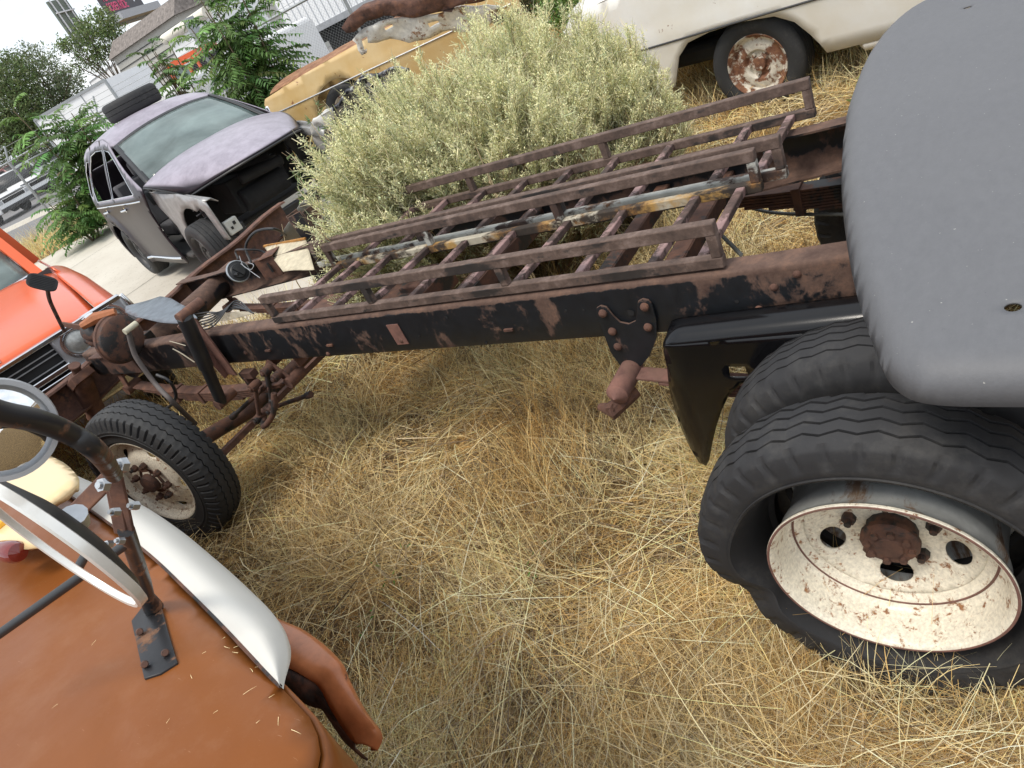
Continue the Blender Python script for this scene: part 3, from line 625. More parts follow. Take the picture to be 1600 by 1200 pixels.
# glossy black fender ahead of the duals ------------------------------------
def fend_y(u, v): return 0
skirt = [(.560, .62), (.548, .69), (.538, .712), (-.2, .735), (-.2, .60), (.16, .61), (.30, .595), (.36, .575), (.405, .535), (.441, .477), (.475, .41), (.504, .345), (.535, .27), (.556, .235), (.583, .235), (.598, .29), (.604, .36), (.598, .45), (.586, .53)]
def fmap(u, v):
    y = .535 - .03 * max(0, (.60 - v)); fr = max(0, (u - .50) / .10); y -= .035 * min(1.1, fr) ** 2
    return (u, y, v)
fe = sheet('fender', skirt, fmap, .02, holes=[[(.385, .60), (.335, .598), (.338, .632), (.38, .634)]], thick=.003, mat=M['black_gloss'], parent=truck, ang=180)
def fband(a, b):
    u = .548 - .75 * a; zl = .70 + .035 * a; zt = zl + .046; y0 = fmap(u, .7)[1]; th = b * PI / 2; k = min(1, a * 14); k = math.sqrt(max(0, 1 - (1 - k) ** 2))
    ro = .034; return Vector((u - .0 * b, y0 - (.075 * (1 - math.cos(th))) * 1.0, zl + .046 * math.sin(th) * (.35 + .65 * k)))
tb = MB(); tb.grid(fband, 60, 10); tb.build('fender_crown', M['black_gloss'], fe, solid=.003, ang=180)
# brake hose with spiral guard under the frame
m = MB(); hp = spline([at(1160, 318, Z=.55), at(1185, 328, Z=.52), at(1230, 334, Z=.5), at(1320, 335, Z=.5)], 24)
m.tube(hp, [.006 + .0015 * (i % 2) for i in range(len(hp))], 8); hp = spline([at(1105, 345, Z=.62), at(1130, 370, Z=.6), at(1150, 390, Z=.62), at(1158, 398, Z=.66)], 24); m.tube(hp, [.006 + .0015 * (i % 2) for i in range(len(hp))], 8); m.build('armoured_hose', plain('hose_grey', (.12, .125, .12), .6, .2), truck)
# ---------------------------------------------------------------- two ladder racks lying on the frame
def rack(name, x0, x1, yn, yf, z, mats, rungs, label, h=.095, tilt=0):
    rt = empty(name, (x0, (yn + yf) / 2, z)); tag(rt, label, 'ladder rack'); O_ = Vector((x0, (yn + yf) / 2, z))
    def bx(nm, a, b, w, h_, mat):
        m = MB(); m.bar(Vector(a) - O_, Vector(b) - O_, w, h_); return m.build(nm, mat, rt, bevel=.003)
    s = .030
    for k, (y, inw) in enumerate(((yn, 1), (yf, -1))):
        bx('side_rail', (x0, y, z), (x1, y, z), s, s, mats[k][0])
        bx('guard_rail', (x0, y, z + h), (x1 + .0, y, z + h), s, s + .004, mats[k][1])
        for x in (x0 + .014, x0 + (x1 - x0) * .36, x0 + (x1 - x0) * .68, x1 - .014):
            m = MB(); m.bar(Vector((x, y, z + s / 2)) - O_, Vector((x, y, z + h - s / 2)) - O_, s * .9, s * .9, (1, 0, 0)); m.build('post', mats[k][2], rt, bevel=.003)
    for x in rungs:
        j_ = random.uniform(-.008, .008); m = MB(); m.bar(Vector((x + j_, min(yn, yf) + s / 2, z + .002)) - O_, Vector((x - j_, max(yn, yf) - s / 2, z + .002)) - O_, .027, .022); m.build('rung', M['rung'], rt, bevel=.003)
    return rt
M['rung'] = rusty('rung_pink', (.27, .17, .16), .55, 9, r1=(.03, .025, .023), r2=(.08, .05, .042), r3=(.16, .10, .085), rp=.6)
rk = M['rack']; ry1 = M['rack_yellow']; rw = M['rack_white']
rackA = rack('ladder_rack', .36, 2.27, .415, .01, .880, [(rk, rk, rk), (ry1, M['rack'], rw), rk], [.42, .56, .80, 1.02, 1.25, 1.48, 1.69, 1.90, 2.10, 2.22],
     'rusty ladder rack with flaking yellow and white rail, on the near side of the frame')
rackB = rack('ladder_rack', .30, 2.42, -.04, -.47, .884, [(rw, rk, rk), (rk, rk, rk), rk], [.38, .52, .80, 1.02, 1.24, 1.46, 1.68, 1.90, 2.12, 2.34],
     'brown ladder rack lying on the far side of the frame, partly under the bush')
# ---------------------------------------------------------------- grey panel over the rear
m_, n, l, b = newmat('grey_weathered'); v = coord(n, l); vs_ = coord(n, l, (2, .9, 2))
gc = ramp(n, l, noise(n, l, vs_, 26, 8, .75), [(.3, (.100, .102, .110)), (.7, (.120, .122, .131))]); gc = mixc(n, l, ramp(n, l, noise(n, l, v, 2.3, 6, .6), [(.35, 0.), (.75, .3)]), gc, (.142, .143, .148))
gc = mixc(n, l, ramp(n, l, noise(n, l, v, 130, 3, .5), [(.735, 0.), (.76, .8)]), gc, (.42, .41, .38)); gc = mixc(n, l, ramp(n, l, noise(n, l, v, 60, 4, .7), [(.28, .5), (.31, 0.)]), gc, (.06, .06, .065))
l.new(gc, b.inputs['Base Color']); b.inputs['Roughness'].default_value = .6; bump(n, l, b, noise(n, l, v, 220, 4, .7), .5, .0008); M['grey_plastic'] = m_
ol = [at(x, y, Z=.94) for x, y in ((1640, 634), (1560, 634), (1490, 633), (1440, 628), (1408, 615), (1385, 590), (1362, 535), (1342, 475), (1328, 410), (1319, 340), (1317, 280), (1322, 215), (1333, 165), (1350, 120), (1374, 78), (1400, 48), (1430, 26), (1475, 6), (1530, -14))]
ol = [(p.x, p.y) for p in ol]; y_a, y_b = ol[0][1], ol[-1][1]
ol = [tuple(p)[:2] for p in spline([(x, y, 0) for x, y in ol], 4)] + [(-1.0, y_b - .02), (-1.2, y_b + .1), (-1.2, y_a - .1), (-1.0, y_a)]
olA = np.array(ol)
def pdist(u, v):
    P = np.array([u, v]); a = olA; b = np.roll(olA, -1, 0); w = b - a; t = np.clip(((P - a) * w).sum(1) / ((w * w).sum(1) + 1e-12), 0, 1)
    return float(np.min(np.linalg.norm(P - a - w * t[:, None], axis=1)))
def pmap(u, v):
    d = pdist(u, v); Rr = .06
    dome_ = .03 * (1 - ((v - .09) / 1.1) ** 2)
    z = .99 + dome_
    if d < Rr: z -= Rr * (1 - math.sqrt(max(0, 1 - (1 - d / Rr) ** 2)))
    return (u, v, z)
def circ_(cx, cy, r_, n=16): return [(cx + r_ * math.cos(2 * PI * k / n), cy + r_ * math.sin(2 * PI * k / n)) for k in range(n)]
h1 = at(1583, 483, Z=1.0); h2 = at(1512, 14, Z=1.0)
gp = sheet('roof_panel', ol, pmap, .016, holes=[circ_(h1.x, h1.y, .0115), circ_(h2.x, h2.y, .0115)], thick=.004, mat=M['grey_plastic'], ang=180)
tag(gp, 'large dark grey panel with rounded corners and small round holes, lying over the rear wheels', 'body panel')

# ---------------------------------------------------------------- car helpers
def place(o, x, y, z, deg): o.location = (x, y, z); o.rotation_euler = (0, 0, R(deg)); return o
def side_panel(name, outline, yf, mat, parent, sg=1, step=.06, holes=(), thick=.012, **kw):
    ob = sheet(name, outline, lambda u, v: (u, sg * yf(u, v), v), step, holes=holes, thick=thick, mat=mat, parent=parent, off=0, **kw); return ob
def patch(name, f, nu, nv, mat, parent, thick=.0, **kw):
    m = MB(); m.grid(lambda a, b: Vector(f(a, b * 2 - 1)), nu, nv); return m.build(name, mat, parent, solid=thick, off=0, **kw)
def carpaint(name, c_, c2=None, scale=4, rough=.35, coat=.4, chip=None, chipamt=.1, fade=None):
    """faded enamel with optional chips"""
    m, n, l, b = newmat(name); v = coord(n, l); f = noise(n, l, v, scale, 8, .6)
    base = ramp(n, l, f, [(.35, c_), (.65, c2 or tuple(x * 1.1 for x in c_))])
    if fade:
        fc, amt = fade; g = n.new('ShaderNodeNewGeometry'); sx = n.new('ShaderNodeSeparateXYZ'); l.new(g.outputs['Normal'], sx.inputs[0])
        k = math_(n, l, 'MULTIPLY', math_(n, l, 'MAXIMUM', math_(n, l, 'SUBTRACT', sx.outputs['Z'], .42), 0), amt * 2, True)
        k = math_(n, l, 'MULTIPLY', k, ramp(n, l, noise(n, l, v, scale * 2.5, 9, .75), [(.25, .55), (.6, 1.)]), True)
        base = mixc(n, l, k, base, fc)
    if chip:
        k = ramp(n, l, noise(n, l, v, scale * 3.2, 10, .72), [(.70 - chipamt * .5, 0.), (.72 - chipamt * .5, 1.)])
        base = mixc(n, l, k, base, chip)
    l.new(base, b.inputs['Base Color']); b.inputs['Roughness'].default_value = rough; b.inputs['Coat Weight'].default_value = coat; b.inputs['Coat Roughness'].default_value = .15
    bump(n, l, b, noise(n, l, v, 2.2, 3), .12, .02)
    return m
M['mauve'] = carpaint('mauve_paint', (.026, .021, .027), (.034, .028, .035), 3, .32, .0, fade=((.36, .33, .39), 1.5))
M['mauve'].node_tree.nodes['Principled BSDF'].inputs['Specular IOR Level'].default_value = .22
M['silver'] = plain('bare_silver', (.34, .34, .34), .45, .35, .25, 10, .2)
M['glass'] = glass('windscreen_glass', (.36, .45, .44), .03, .62)
M['yellow'] = carpaint('yellow_paint', (.56, .37, .14), (.64, .48, .25), 2.2, .45, .2, chip=(.26, .11, .045), chipamt=.12)
M['rustpan'] = rusty('rust_panel', (.42, .24, .12), .75, 5, r1=(.12, .05, .025), r2=(.27, .13, .065), r3=(.42, .23, .12), rp=.7)
M['whitecar'] = carpaint('white_paint', (.66, .62, .54), (.72, .71, .68), 2.5, .4, .25, chip=(.22, .10, .05), chipamt=.10)
M['orange'] = carpaint('orange_paint', (.66, .10, .022), (.72, .12, .03), 2.5, .3, .4)
M['rimrust'] = rusty('rim_rusty', (.60, .56, .48), .52, 9, r1=(.07, .03, .02), r2=(.2, .09, .05), r3=(.33, .16, .08), rp=.5)
M['rimdark'] = plain('rim_dark', (.05, .05, .052), .5, .4)
M['cabin'] = plain('cabin_grey', (.06, .06, .06), .8)
M['seat'] = plain('seat_cloth', (.10, .10, .11), .9)

# ---------------------------------------------------------------- mauve hatchback, front torn off
pt = empty('wrecked_car'); tag(pt, 'faded mauve hatchback with its front end torn off, standing on the concrete slab', 'car')
def ypt(x, z):
    y = .845 - .03 * max(0, (.55 - z) / .35) ** 2 - .01 * max(0, (z - .75)) ** 2
    if z > .98: y -= (z - .98) * .36 + (z - .98) ** 2 * .25
    y -= .16 * max(0, (-.2 - x) / .55) ** 2 + .05 * max(0, (x - 1.3) / .8) ** 2
    y += .035 * math.exp(-((math.hypot(x, z - .33) - .42) / .06) ** 2)
    return y
arch_r = arc(0, .33, .375, -15, 195, 22)
pt_out = [(-.55, .26), (-.70, .32), (-.74, .60), (-.70, .85), (-.60, 1.08), (-.50, 1.30), (-.34, 1.46), (-.1, 1.525), (.4, 1.55), (.8, 1.54), (1.06, 1.485), (1.25, 1.385), (1.60, 1.20), (1.93, 1.035), (1.96, .98), (1.80, .80), (1.74, .55), (1.76, .25), (1.70, .20), (.42, .20)] + arch_r + [(-.42, .24)]
w1 = [(1.66, 1.0), (1.50, 1.16), (1.24, 1.33), (1.04, 1.42), (.83, 1.45), (.80, 1.0)]
w2 = [(.73, 1.0), (.73, 1.455), (.40, 1.47), (.12, 1.45), (-.02, 1.32), (-.10, 1.12), (-.06, 1.0)]
w3 = [(-.19, 1.06), (-.10, 1.25), (-.04, 1.40), (-.18, 1.41), (-.34, 1.32), (-.42, 1.14), (-.38, 1.06)]
for sg in (-1, 1):
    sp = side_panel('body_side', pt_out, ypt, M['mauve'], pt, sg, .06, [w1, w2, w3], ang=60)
    m = MB()
    for W in (w1, w2, w3):
        pp = [Vector((u, sg * (ypt(u, v) + .006), v)) for u, v in W]; m.tube(pp + [pp[0]], .0045, 6)
    m.build('window_trim', M['chrome'] if sg < 0 else M['black'], sp)
    m = MB()
    for ln in ([(.765, .98), (.765, .5), (.74, .24)], [(-.12, .98), (-.05, .80), (.30, .62), (.40, .45), (.46, .24)], [(1.80, .98), (1.74, .6), (1.72, .24)]):
        m.tube([Vector((u, sg * (ypt(u, v) + .001), v)) for u, v in resample(ln, .08, False) + [ln[-1]]], .0045, 5)
    m.build('door_gap', M['dark'], sp)
    m = MB(); m.tube([Vector((u, sg * (ypt(u, .93) + .004), .93)) for u in np.linspace(-.5, 1.75, 24)], .008, 6); m.tube([Vector((u, sg * (ypt(u, .27) + .008), .27)) for u in np.linspace(.45, 1.7, 14)], .016, 6); m.build('side_trim', M['chrome'], sp)
    for (u, v) in ((.98, .87), (.10, .87)):
        m = MB(); y = ypt(u, v); m.tube([(u - .07, sg * (y + .012), v), (u - .05, sg * (y + .035), v), (u + .06, sg * (y + .035), v), (u + .08, sg * (y + .012), v)], .011, 8); m.lathe([(0, .032), (.006, .030), (.008, .001)], 16, Matrix.Translation((u, sg * y, v)) @ Matrix.Rotation(0 if sg > 0 else PI, 4, 'Z')); m.build('door_handle', M['chrome'], sp)
def edge_y(x): return ypt(x, edge_z(x))
def edge_z(x): return float(np.interp(x, [-.50, -.34, -.1, .4, .8, 1.06, 1.25], [1.30, 1.46, 1.525, 1.55, 1.54, 1.485, 1.385]))
def froof(a, t):
    x = -.50 + 1.66 * a + .09 * (1 - t * t) * a; xe = min(1.25, x); return (x, t * edge_y(xe), edge_z(xe) + .075 * (1 - abs(t) ** 2.2) * min(1, .3 + 2.2 * min(a, 1.05 - a)))
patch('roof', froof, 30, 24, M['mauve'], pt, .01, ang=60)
m = MB(); m.grid(lambda a, b: Vector((-.50 - .24 * a + .04 * (1 - (2 * b - 1) ** 2) * -1, (2 * b - 1) * (edge_y(-.5) + .10 * a), 1.30 - .98 * a)), 12, 14); m.build('tailgate', M['mauve'], pt, solid=.01)
wa = lambda t: Vector((1.17 + .09 * (1 - t * t), t * (edge_y(1.2) - .035), 1.44 + .062 * (1 - abs(t) ** 2.2)))
wb = lambda t: Vector((1.93 + .14 * (1 - t * t), t * .735, 1.035 + .03 * (1 - t * t)))
patch('windscreen', lambda a, t: wa(t * .93).lerp(wb(t * .93), a * .93 + .035) + Vector((0, 0, .02 * math.sin(a * PI))), 12, 16, M['glass'], pt, .005)
m = MB()
for sg in (-1, 1):
    m.sweep(lambda i: [wa(sg * q).lerp(wb(sg * q), i / 12) + Vector((0, 0, .02 * math.sin(i / 12 * PI) + .002)) for q in (.92, .96, 1.0)] , 13)
m.sweep(lambda i: [wa(i / 10 - 1).lerp(wb(i / 10 - 1), q) + Vector((0, 0, .004)) for q in (0, .03, .055)], 21); m.sweep(lambda i: [wa(i / 10 - 1).lerp(wb(i / 10 - 1), q) + Vector((0, 0, .004)) for q in (.94, .97, 1.02)], 21)
m.build('windscreen_seal', M['black'], pt, solid=.012)
def fhood(a, t):
    x = 1.96 + .10 * (1 - t * t) + a * (.70 + .46 * (1 - abs(t) ** 2.4)); w = .78 - .14 * a ** 2.5 + 0 * t
    return (x, t * w, 1.04 - .02 * a - .17 * a ** 2.2 + (.10 - .03 * a) * (1 - abs(t) ** 2.6) + .0)
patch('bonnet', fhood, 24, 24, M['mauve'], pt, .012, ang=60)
m = MB(); pts = [Vector(fhood(1, t)) + Vector((0, 0, -.015)) for t in np.linspace(-1, 1, 20)]; m.tube(pts, .012, 6); pts = [Vector(fhood(a, -1)) + Vector((0, 0, -.012)) for a in np.linspace(0, 1, 12)]; m.tube(pts, .010, 6); m.build('bonnet_edge', M['black'], pt)
# inner structure of the missing front
def yin(x, z): return .74 - .05 * max(0, x - 2.2) - .05 * max(0, (z - .8))
inn = [(1.86, .96), (2.2, .935), (2.6, .90), (2.95, .84), (3.12, .78), (3.12, .42), (3.0, .42), (2.98, .70), (2.92, .74)] + arc(2.616, .36, .40, 62, 172, 12) + [(2.12, .30), (1.92, .30), (2.02, .60), (1.86, .82)]
for sg in (-1, 1):
    ap = side_panel('inner_wing', inn, yin, M['silver'], pt, sg, .06, thick=.014)
    m = MB(); m.sweep(lambda i: [Vector((1.86 + i * .126, sg * (.74 - .05 * max(0, i * .126 - .34)) - sg * q, .965 - .018 * i - (.05 if q > .09 else 0) + (.0 if q < .09 else 0))) for q in (0, .03, .06, .10)], 11); m.build('wing_rail', M['silver'], ap, solid=.008)
    m = MB(); hx = [Vector((2.616 + .065 * math.cos(k * .6), sg * .62 + .065 * math.sin(k * .6), .40 + k * .0052)) for k in range(72)]; m.tube(hx, .008, 6); m.tube([(2.616, sg * .62, .36), (2.60, sg * .60, .86)], .03, 10); m.build('coil_spring', M['rimdark'], pt)
    m = MB(); m.box((3.08, sg * .60, .50), (.06, .13, .13)); bk = m.build('headlight_bracket', plain('pale_bracket', (.45, .46, .43), .5), pt, bevel=.01)
    m = MB(); m.box((3.112, sg * .58, .52), (.008, .025, .03)); m.box((3.112, sg * .62, .49), (.008, .02, .025)); m.build('bracket_slot', M['dark'], bk)
m = MB(); m.bar((2.0, -.55, .42), (3.1, -.55, .44), .09, .11); m.bar((2.0, .55, .42), (3.1, .55, .44), .09, .11); m.bar((3.08, -.62, .34), (3.08, .62, .34), .07, .10, (0, 0, 1)); m.build('chassis_leg', M['black'], pt, bevel=.01)
m = MB(); m.box((2.35, 0, .62), (.55, .60, .32)); m.box((2.30, .05, .80), (.45, .30, .10)); m.tube([(2.1, -.35, .84), (2.35, -.30, .90), (2.6, -.1, .84), (2.7, .2, .8)], .035, 10); m.tube([(2.75, -.2, .75), (2.8, .25, .72)], .05, 10); m.tube([(2.62, -.25, .55), (2.62, .25, .55)], .11, 12); m.build('engine', M['dark'], pt, bevel=.015)
m = MB(); m.box((1.90, 0, .68), (.04, 1.46, .66)); m.build('firewall', M['dark'], pt)
m = MB(); m.box((.65, 0, .27), (2.6, 1.56, .05)); m.box((1.76, 0, .90), (.36, 1.44, .16)); m.build('cabin_floor', M['cabin'], pt, bevel=.02)
for (x, y) in ((1.0, -.37), (1.0, .37)):
    m = MB(); m.box((x, y, .48), (.48, .48, .16)); m.box((x - .26, y, .80), (.12, .46, .55), Matrix.Rotation(R(-14), 3, 'Y')); m.box((x - .36, y, 1.16), (.08, .22, .16)); m.build('seat', M['seat'], pt, bevel=.03)
m = MB(); m.box((.02, 0, .80), (.14, 1.25, .52)); m.build('rear_bench', M['seat'], pt, bevel=.03)
m = MB(); Tw = Matrix.Translation((1.50, .37, 1.0)) @ Matrix.Rotation(R(-62), 4, 'Y'); m.tube([Tw @ Vector((.18 * math.cos(a), .18 * math.sin(a), 0)) for a in np.linspace(0, 2 * PI, 28)], .014, 8); m.bar(Tw @ Vector((-.17, 0, 0)), Tw @ Vector((.17, 0, 0)), .05, .03, (0, 0, 1)); m.build('steering_wheel', M['black'], pt)
m = MB(); m.bar((2.06, -.55, 1.075), (1.95, .1, 1.10), .012, .012); m.bar((2.06, .1, 1.09), (1.95, .62, 1.07), .012, .012); m.build('wiper', M['black'], pt)
for (x, y, r_) in ((0, -.74, 0), (0, .74, 1), (2.616, -.74, 0), (2.616, .74, 1)):
    small_wheel(pt, (x, y, .31), 0 if r_ else PI, .315, .20, .20, M['rimdark'])
place(pt, 8.265, -3.138, .175, 164.0)
# pale green box seen beside the rear of the hatchback
spare = empty('spare_tyre'); tag(spare, 'spare tyre lying flat on the roof of the mauve hatchback', 'tyre')
Ts = Matrix.Rotation(R(90), 4, 'X')
m = MB(); pr = [(-.085, .20), (-.10, .24), (-.10, .29), (-.085, .315), (-.06, .325), (-.03, .327), (-.028, .321), (-.022, .321), (-.02, .327), (.02, .327), (.022, .321), (.028, .321), (.03, .327), (.06, .325), (.085, .315), (.10, .29), (.10, .24), (.085, .20)]
m.lathe(pr, 64, Ts); m.build('tyre', M['rubber'], spare)
m = MB(); m.lathe([(-.085, .205), (-.07, .195), (.05, .19), (.075, .198), (.088, .205)], 48, Ts); m.lathe([(.0, .19), (.01, .10), (.03, .08), (.03, .03)], 32, Ts); m.build('wheel', M['rimdark'], spare)
sr = at(210, 175, D=11.0)
h_ = R(164); loc = pt.location + Vector((math.cos(h_) * .25 - math.sin(h_) * .08, math.sin(h_) * .25 + math.cos(h_) * .08, 1.725))
spare.location = loc; spare.rotation_euler = (0, 0, 0)
spare['pt'] = 0; del spare['pt']

# ---------------------------------------------------------------- yellow sedan under the scrap
yc = empty('yellow_car'); tag(yc, 'old yellow sedan with rusty bonnet parked by the fence under white and brown scrap', 'car')
# local: x forward from the front wheel centre, y left ; heading 15 deg ; camera sees its left... side at -? (y = +)
def yy_(x, z):
    return .93 - .05 * max(0, (z - .62)) / .3 - .05 * max(0, (.5 - z)) - .10 * max(0, (x - .6) / .6) ** 2 + .012 * math.exp(-((z - .66) / .03) ** 2)
yo = [(1.16, .42), (1.16, .80), (1.10, .86), (.3, .93), (-.8, .98), (-2.6, 1.02), (-2.6, .24), (-.52, .22)] + arc(0, .33, .44, 190, -12, 20, .40)[::1] + [(.55, .24), (1.05, .30)]
for sg in (1, -1):
    sp = side_panel('front_wing', yo, yy_, M['yellow'], yc, sg, .08, thick=.015)
    m = MB(); m.tube([Vector((u, sg * (yy_(u, .66) + .008), .66)) for u in np.linspace(-2.5, 1.1, 30)], .009, 6); m.build('trim_strip', M['alu'], sp)
    m = MB(); m.tube([Vector((u, sg * (yy_(u, v) + .001), v)) for u, v in ((-.95, .98), (-.99, .8), (-.93, .5), (-.78, .25))], .006, 6); m.build('door_gap', M['dark'], sp)
    small_wheel(yc, (0, sg * .80, .33), 0 if sg > 0 else PI, .33, .20, .19, M['rimrust'])
def yhood(a, t):
    x = 1.12 - 2.1 * a; y = t * (.82 - .03 * (1 - a)); return (x - .10 * t * t * (1 - a), y, .885 + .06 * a + .045 * (1 - abs(t) ** 6) + .02 * math.exp(-(t / .35) ** 2) + .006 * math.sin(a * 17 + t * 5))
patch('bonnet', yhood, 24, 16, M['rustpan'], yc, .012)
m = MB(); m.box((1.13, 0, .60), (.06, 1.72, .36)); m.build('grille', M['chrome'], yc, bevel=.02)
m = MB(); m.box((1.26, 0, .42), (.12, 1.85, .16)); m.build('bumper', M['chrome'], yc, bevel=.04)
m = MB(); m.grid(lambda a, b: Vector((-1.0 - 1.6 * a, -.80 + 1.6 * b, .98)), 2, 2); m.build('cowl', M['rustpan'], yc, solid=.02)
hy = R(15); py = Vector((7.8, -4.69, 0)) - Vector((math.cos(hy), math.sin(hy), 0)) * 1.03 - Vector((-math.sin(hy), math.cos(hy), 0)) * .93
place(yc, py.x, py.y, .40, 15)

# ---------------------------------------------------------------- white sedan top right
wc = empty('white_car'); tag(wc, 'old white sedan with chipped paint and a rusty bare wheel, parked in dry grass', 'car')
def wy_(x, z): return .95 - .03 * max(0, (z - .62)) / .4 - .10 * max(0, (.5 - z)) ** 1.5 - .08 * max(0, (x - .8) / .7) ** 2 + .012 * math.exp(-((z - .64) / .03) ** 2)
wo = [(1.50, .34), (1.52, .60), (1.46, .92), (1.36, 1.0), (.8, 1.03), (-.6, 1.03), (-2.9, 1.02), (-2.9, .30), (-.62, .28), (-.50, .28), (-.47, .34), (-.42, .42), (-.34, .52), (-.22, .59), (.0, .615), (.24, .61), (.42, .58), (.52, .50), (.58, .38), (.62, .30), (.70, .27), (1.2, .28)]
for sg in (1, -1):
    sp = side_panel('front_wing', wo, wy_, M['whitecar'], wc, sg, .07, thick=.018)
    m = MB(); m.tube([Vector((u, sg * (wy_(u, .62) + .006), .62)) for u in np.linspace(-2.8, 1.45, 40)], .0075, 6); m.build('trim_strip', M['rimdark'], sp)
    m = MB(); m.tube([Vector((u, sg * (wy_(u, v) + .001), v)) for u, v in ((-.58, .30), (-.60, .5), (-.68, .8), (-.72, 1.02))], .006, 6); m.build('door_gap', M['dark'], sp)
    m = MB(); m.tube([(-.70, sg * .885, .27), (-.72, sg * .895, .27), (-2.8, sg * .895, .27)], [.03, .05, .05], 12); m.build('sill', M['whitecar'], wc)
    small_wheel(wc, (0, sg * .79, .285), 0 if sg > 0 else PI, .335, .20, .205, M['rimrust'])
patch('bonnet', lambda a, t: (1.50 - 2.1 * a - .12 * t * t * (1 - a), t * .90, 1.0 + .03 * (1 - abs(t) ** 5) + .02 * a), 14, 14, M['whitecar'], wc, .012)
m = MB(); m.box((1.50, 0, .66), (.05, 1.7, .5)); m.build('grille', M['chrome'], wc, bevel=.02)
ws_ = lambda a, t: (-.62 - .55 * a - .10 * t * t, t * (.82 - .16 * a), 1.03 + .36 * a)
patch('windscreen', ws_, 6, 10, M['glass'], wc, .005)
patch('roof', lambda a, t: (-1.17 - 1.5 * a, t * .68, 1.39 + .05 * (1 - t * t)), 6, 10, M['whitecar'], wc, .02)
for sg in (1, -1):
    m = MB(); m.bar((-.66, sg * .84, 1.03), (-1.24, sg * .67, 1.39), .05, .04); m.bar((-2.75, sg * .88, 1.02), (-2.62, sg * .67, 1.40), .10, .05); m.bar((-1.18, sg * .67, 1.39), (-2.65, sg * .67, 1.39), .04, .05); m.build('pillar', M['whitecar'], wc)
m = MB(); m.box((-1.8, 0, .98), (2.1, 1.6, .06)); m.box((-1.9, 0, 1.05), (.15, 1.3, .45)); m.build('interior', M['cabin'], wc)
m = MB(); m.box((-1.0, 0, .42), (3.9, 1.5, .12)); m.box((.1, 0, .62), (1.6, 1.2, .3)); m.build('underbody', M['dark'], wc, bevel=.03)
hw = R(-9); pw = Vector((1.3, -3.35, 0)) - Vector((-math.sin(hw), math.cos(hw), 0)) * .86
place(wc, pw.x, pw.y, 0, -9)

# ---------------------------------------------------------------- orange pickup beyond the front bumper
oc = empty('orange_pickup'); tag(oc, 'bright orange pickup truck with chrome grille, standing nose on to the front of the chassis', 'pickup truck')
def ohood(a, t):
    x = .0 - 1.54 * a - .05 * t * t * (1 - a); w = .80
    z = .895 + .20 * a ** .75 - .03 * (1 - a) ** 4 + .035 * (1 - abs(t) ** 3) - .05 * max(0, abs(t) - .72) / .28
    return (x, t * w, z)
patch('bonnet', ohood, 20, 30, M['orange'], oc, .012, ang=30)
def owing(a, b, sg):
    x = .0 - 2.3 * a; y = .80 + .165 * math.sin(b * PI / 2); z0 = .90 + .145 * min(1, a * 1.75) ** .9
    return Vector((x - .02 * b, sg * y, z0 - .02 - .16 * (1 - math.cos(b * PI / 2))))
for sg in (1, -1):
    m = MB(); m.grid(lambda a, b: owing(a, b, sg), 16, 10); m.grid(lambda a, b: Vector((0 - 2.3 * a, sg * (.965 + .02 * math.sin(b * PI)), (.72 + .145 * min(1, a * 1.75) ** .9) - .42 * b)), 16, 8)
    wg = m.build('front_wing', M['orange'], oc, solid=.01, ang=50)
    m = MB(); m.box((.0, sg * .962, .70), (.02, .05, .22)); m.build('wing_end', M['chrome'], wg, bevel=.008)
    m = MB(); m.box((.03, sg * .705, .77), (.05, .50, .25)); bz = m.build('headlight_bezel', M['alu'], oc, bevel=.02)
    for y in (.82, .59):
        Th_ = Matrix.Translation((.055, sg * y, .795)) @ Matrix.Rotation(R(-90), 4, 'Z')
        m = MB(); m.lathe([(0, .105), (.012, .102), (.010, .092), (.002, .09), (.004, .086), (.016, .084), (.016, .078), (.006, .074)], 36, Th_)
        hb_ = m.build('headlight', M['chrome'], oc); m = MB(); m.lathe([(.006, .074), (.022, .05), (.030, .02), (.032, .0005)], 28, Th_); m.build('lens', plain('lens', (.35, .36, .35), .08, .3, .2, 60, .5, .002), hb_)
m = MB(); m.box((.045, 0, .895), (.05, 1.9, .030)); m.box((.045, 0, .645), (.05, 1.9, .045)); m.box((.05, 0, .705), (.05, .94, .035)); m.tube([(.03, -.96, .895), (.03, -.975, .80), (.03, -.96, .645)], .02, 8); m.tube([(.03, .96, .895), (.03, .975, .80), (.03, .96, .645)], .02, 8)
gr = m.build('grille_surround', M['chrome'], oc, bevel=.006)
m = MB(); m.box((.0, 0, .77), (.04, .94, .24)); m.build('grille_opening', M['dark'], gr)
m = MB(); [m.box((.03, 0, z), (.012, .92, .006)) for z in (.74, .80, .83)]; m.build('grille_bars', M['alu'], gr)
m = MB(); m.box((.0, 0, .56), (.04, 1.86, .11)); m.build('lower_panel', M['dark'], oc); m = MB(); m.box((.06, 0, .47), (.12, 1.92, .14)); m.build('bumper', M['chrome'], oc, bevel=.03)
m = MB()
for k, y in enumerate((-.02, .10, .22, -.14, -.26)):
    if k in (0, 3): 
        for dz in (0, .028, .056): m.bar((ohood(.04 + dz, 0)[0], y - .035, .915 + dz * .55), (ohood(.04 + dz, 0)[0], y + .035, .915 + dz * .55), .009, .006)
    m.bar((-.02, y - .04, .918), (-.085, y - .04, .948), .009, .006)
m.build('hood_letters', M['chrome'], oc)
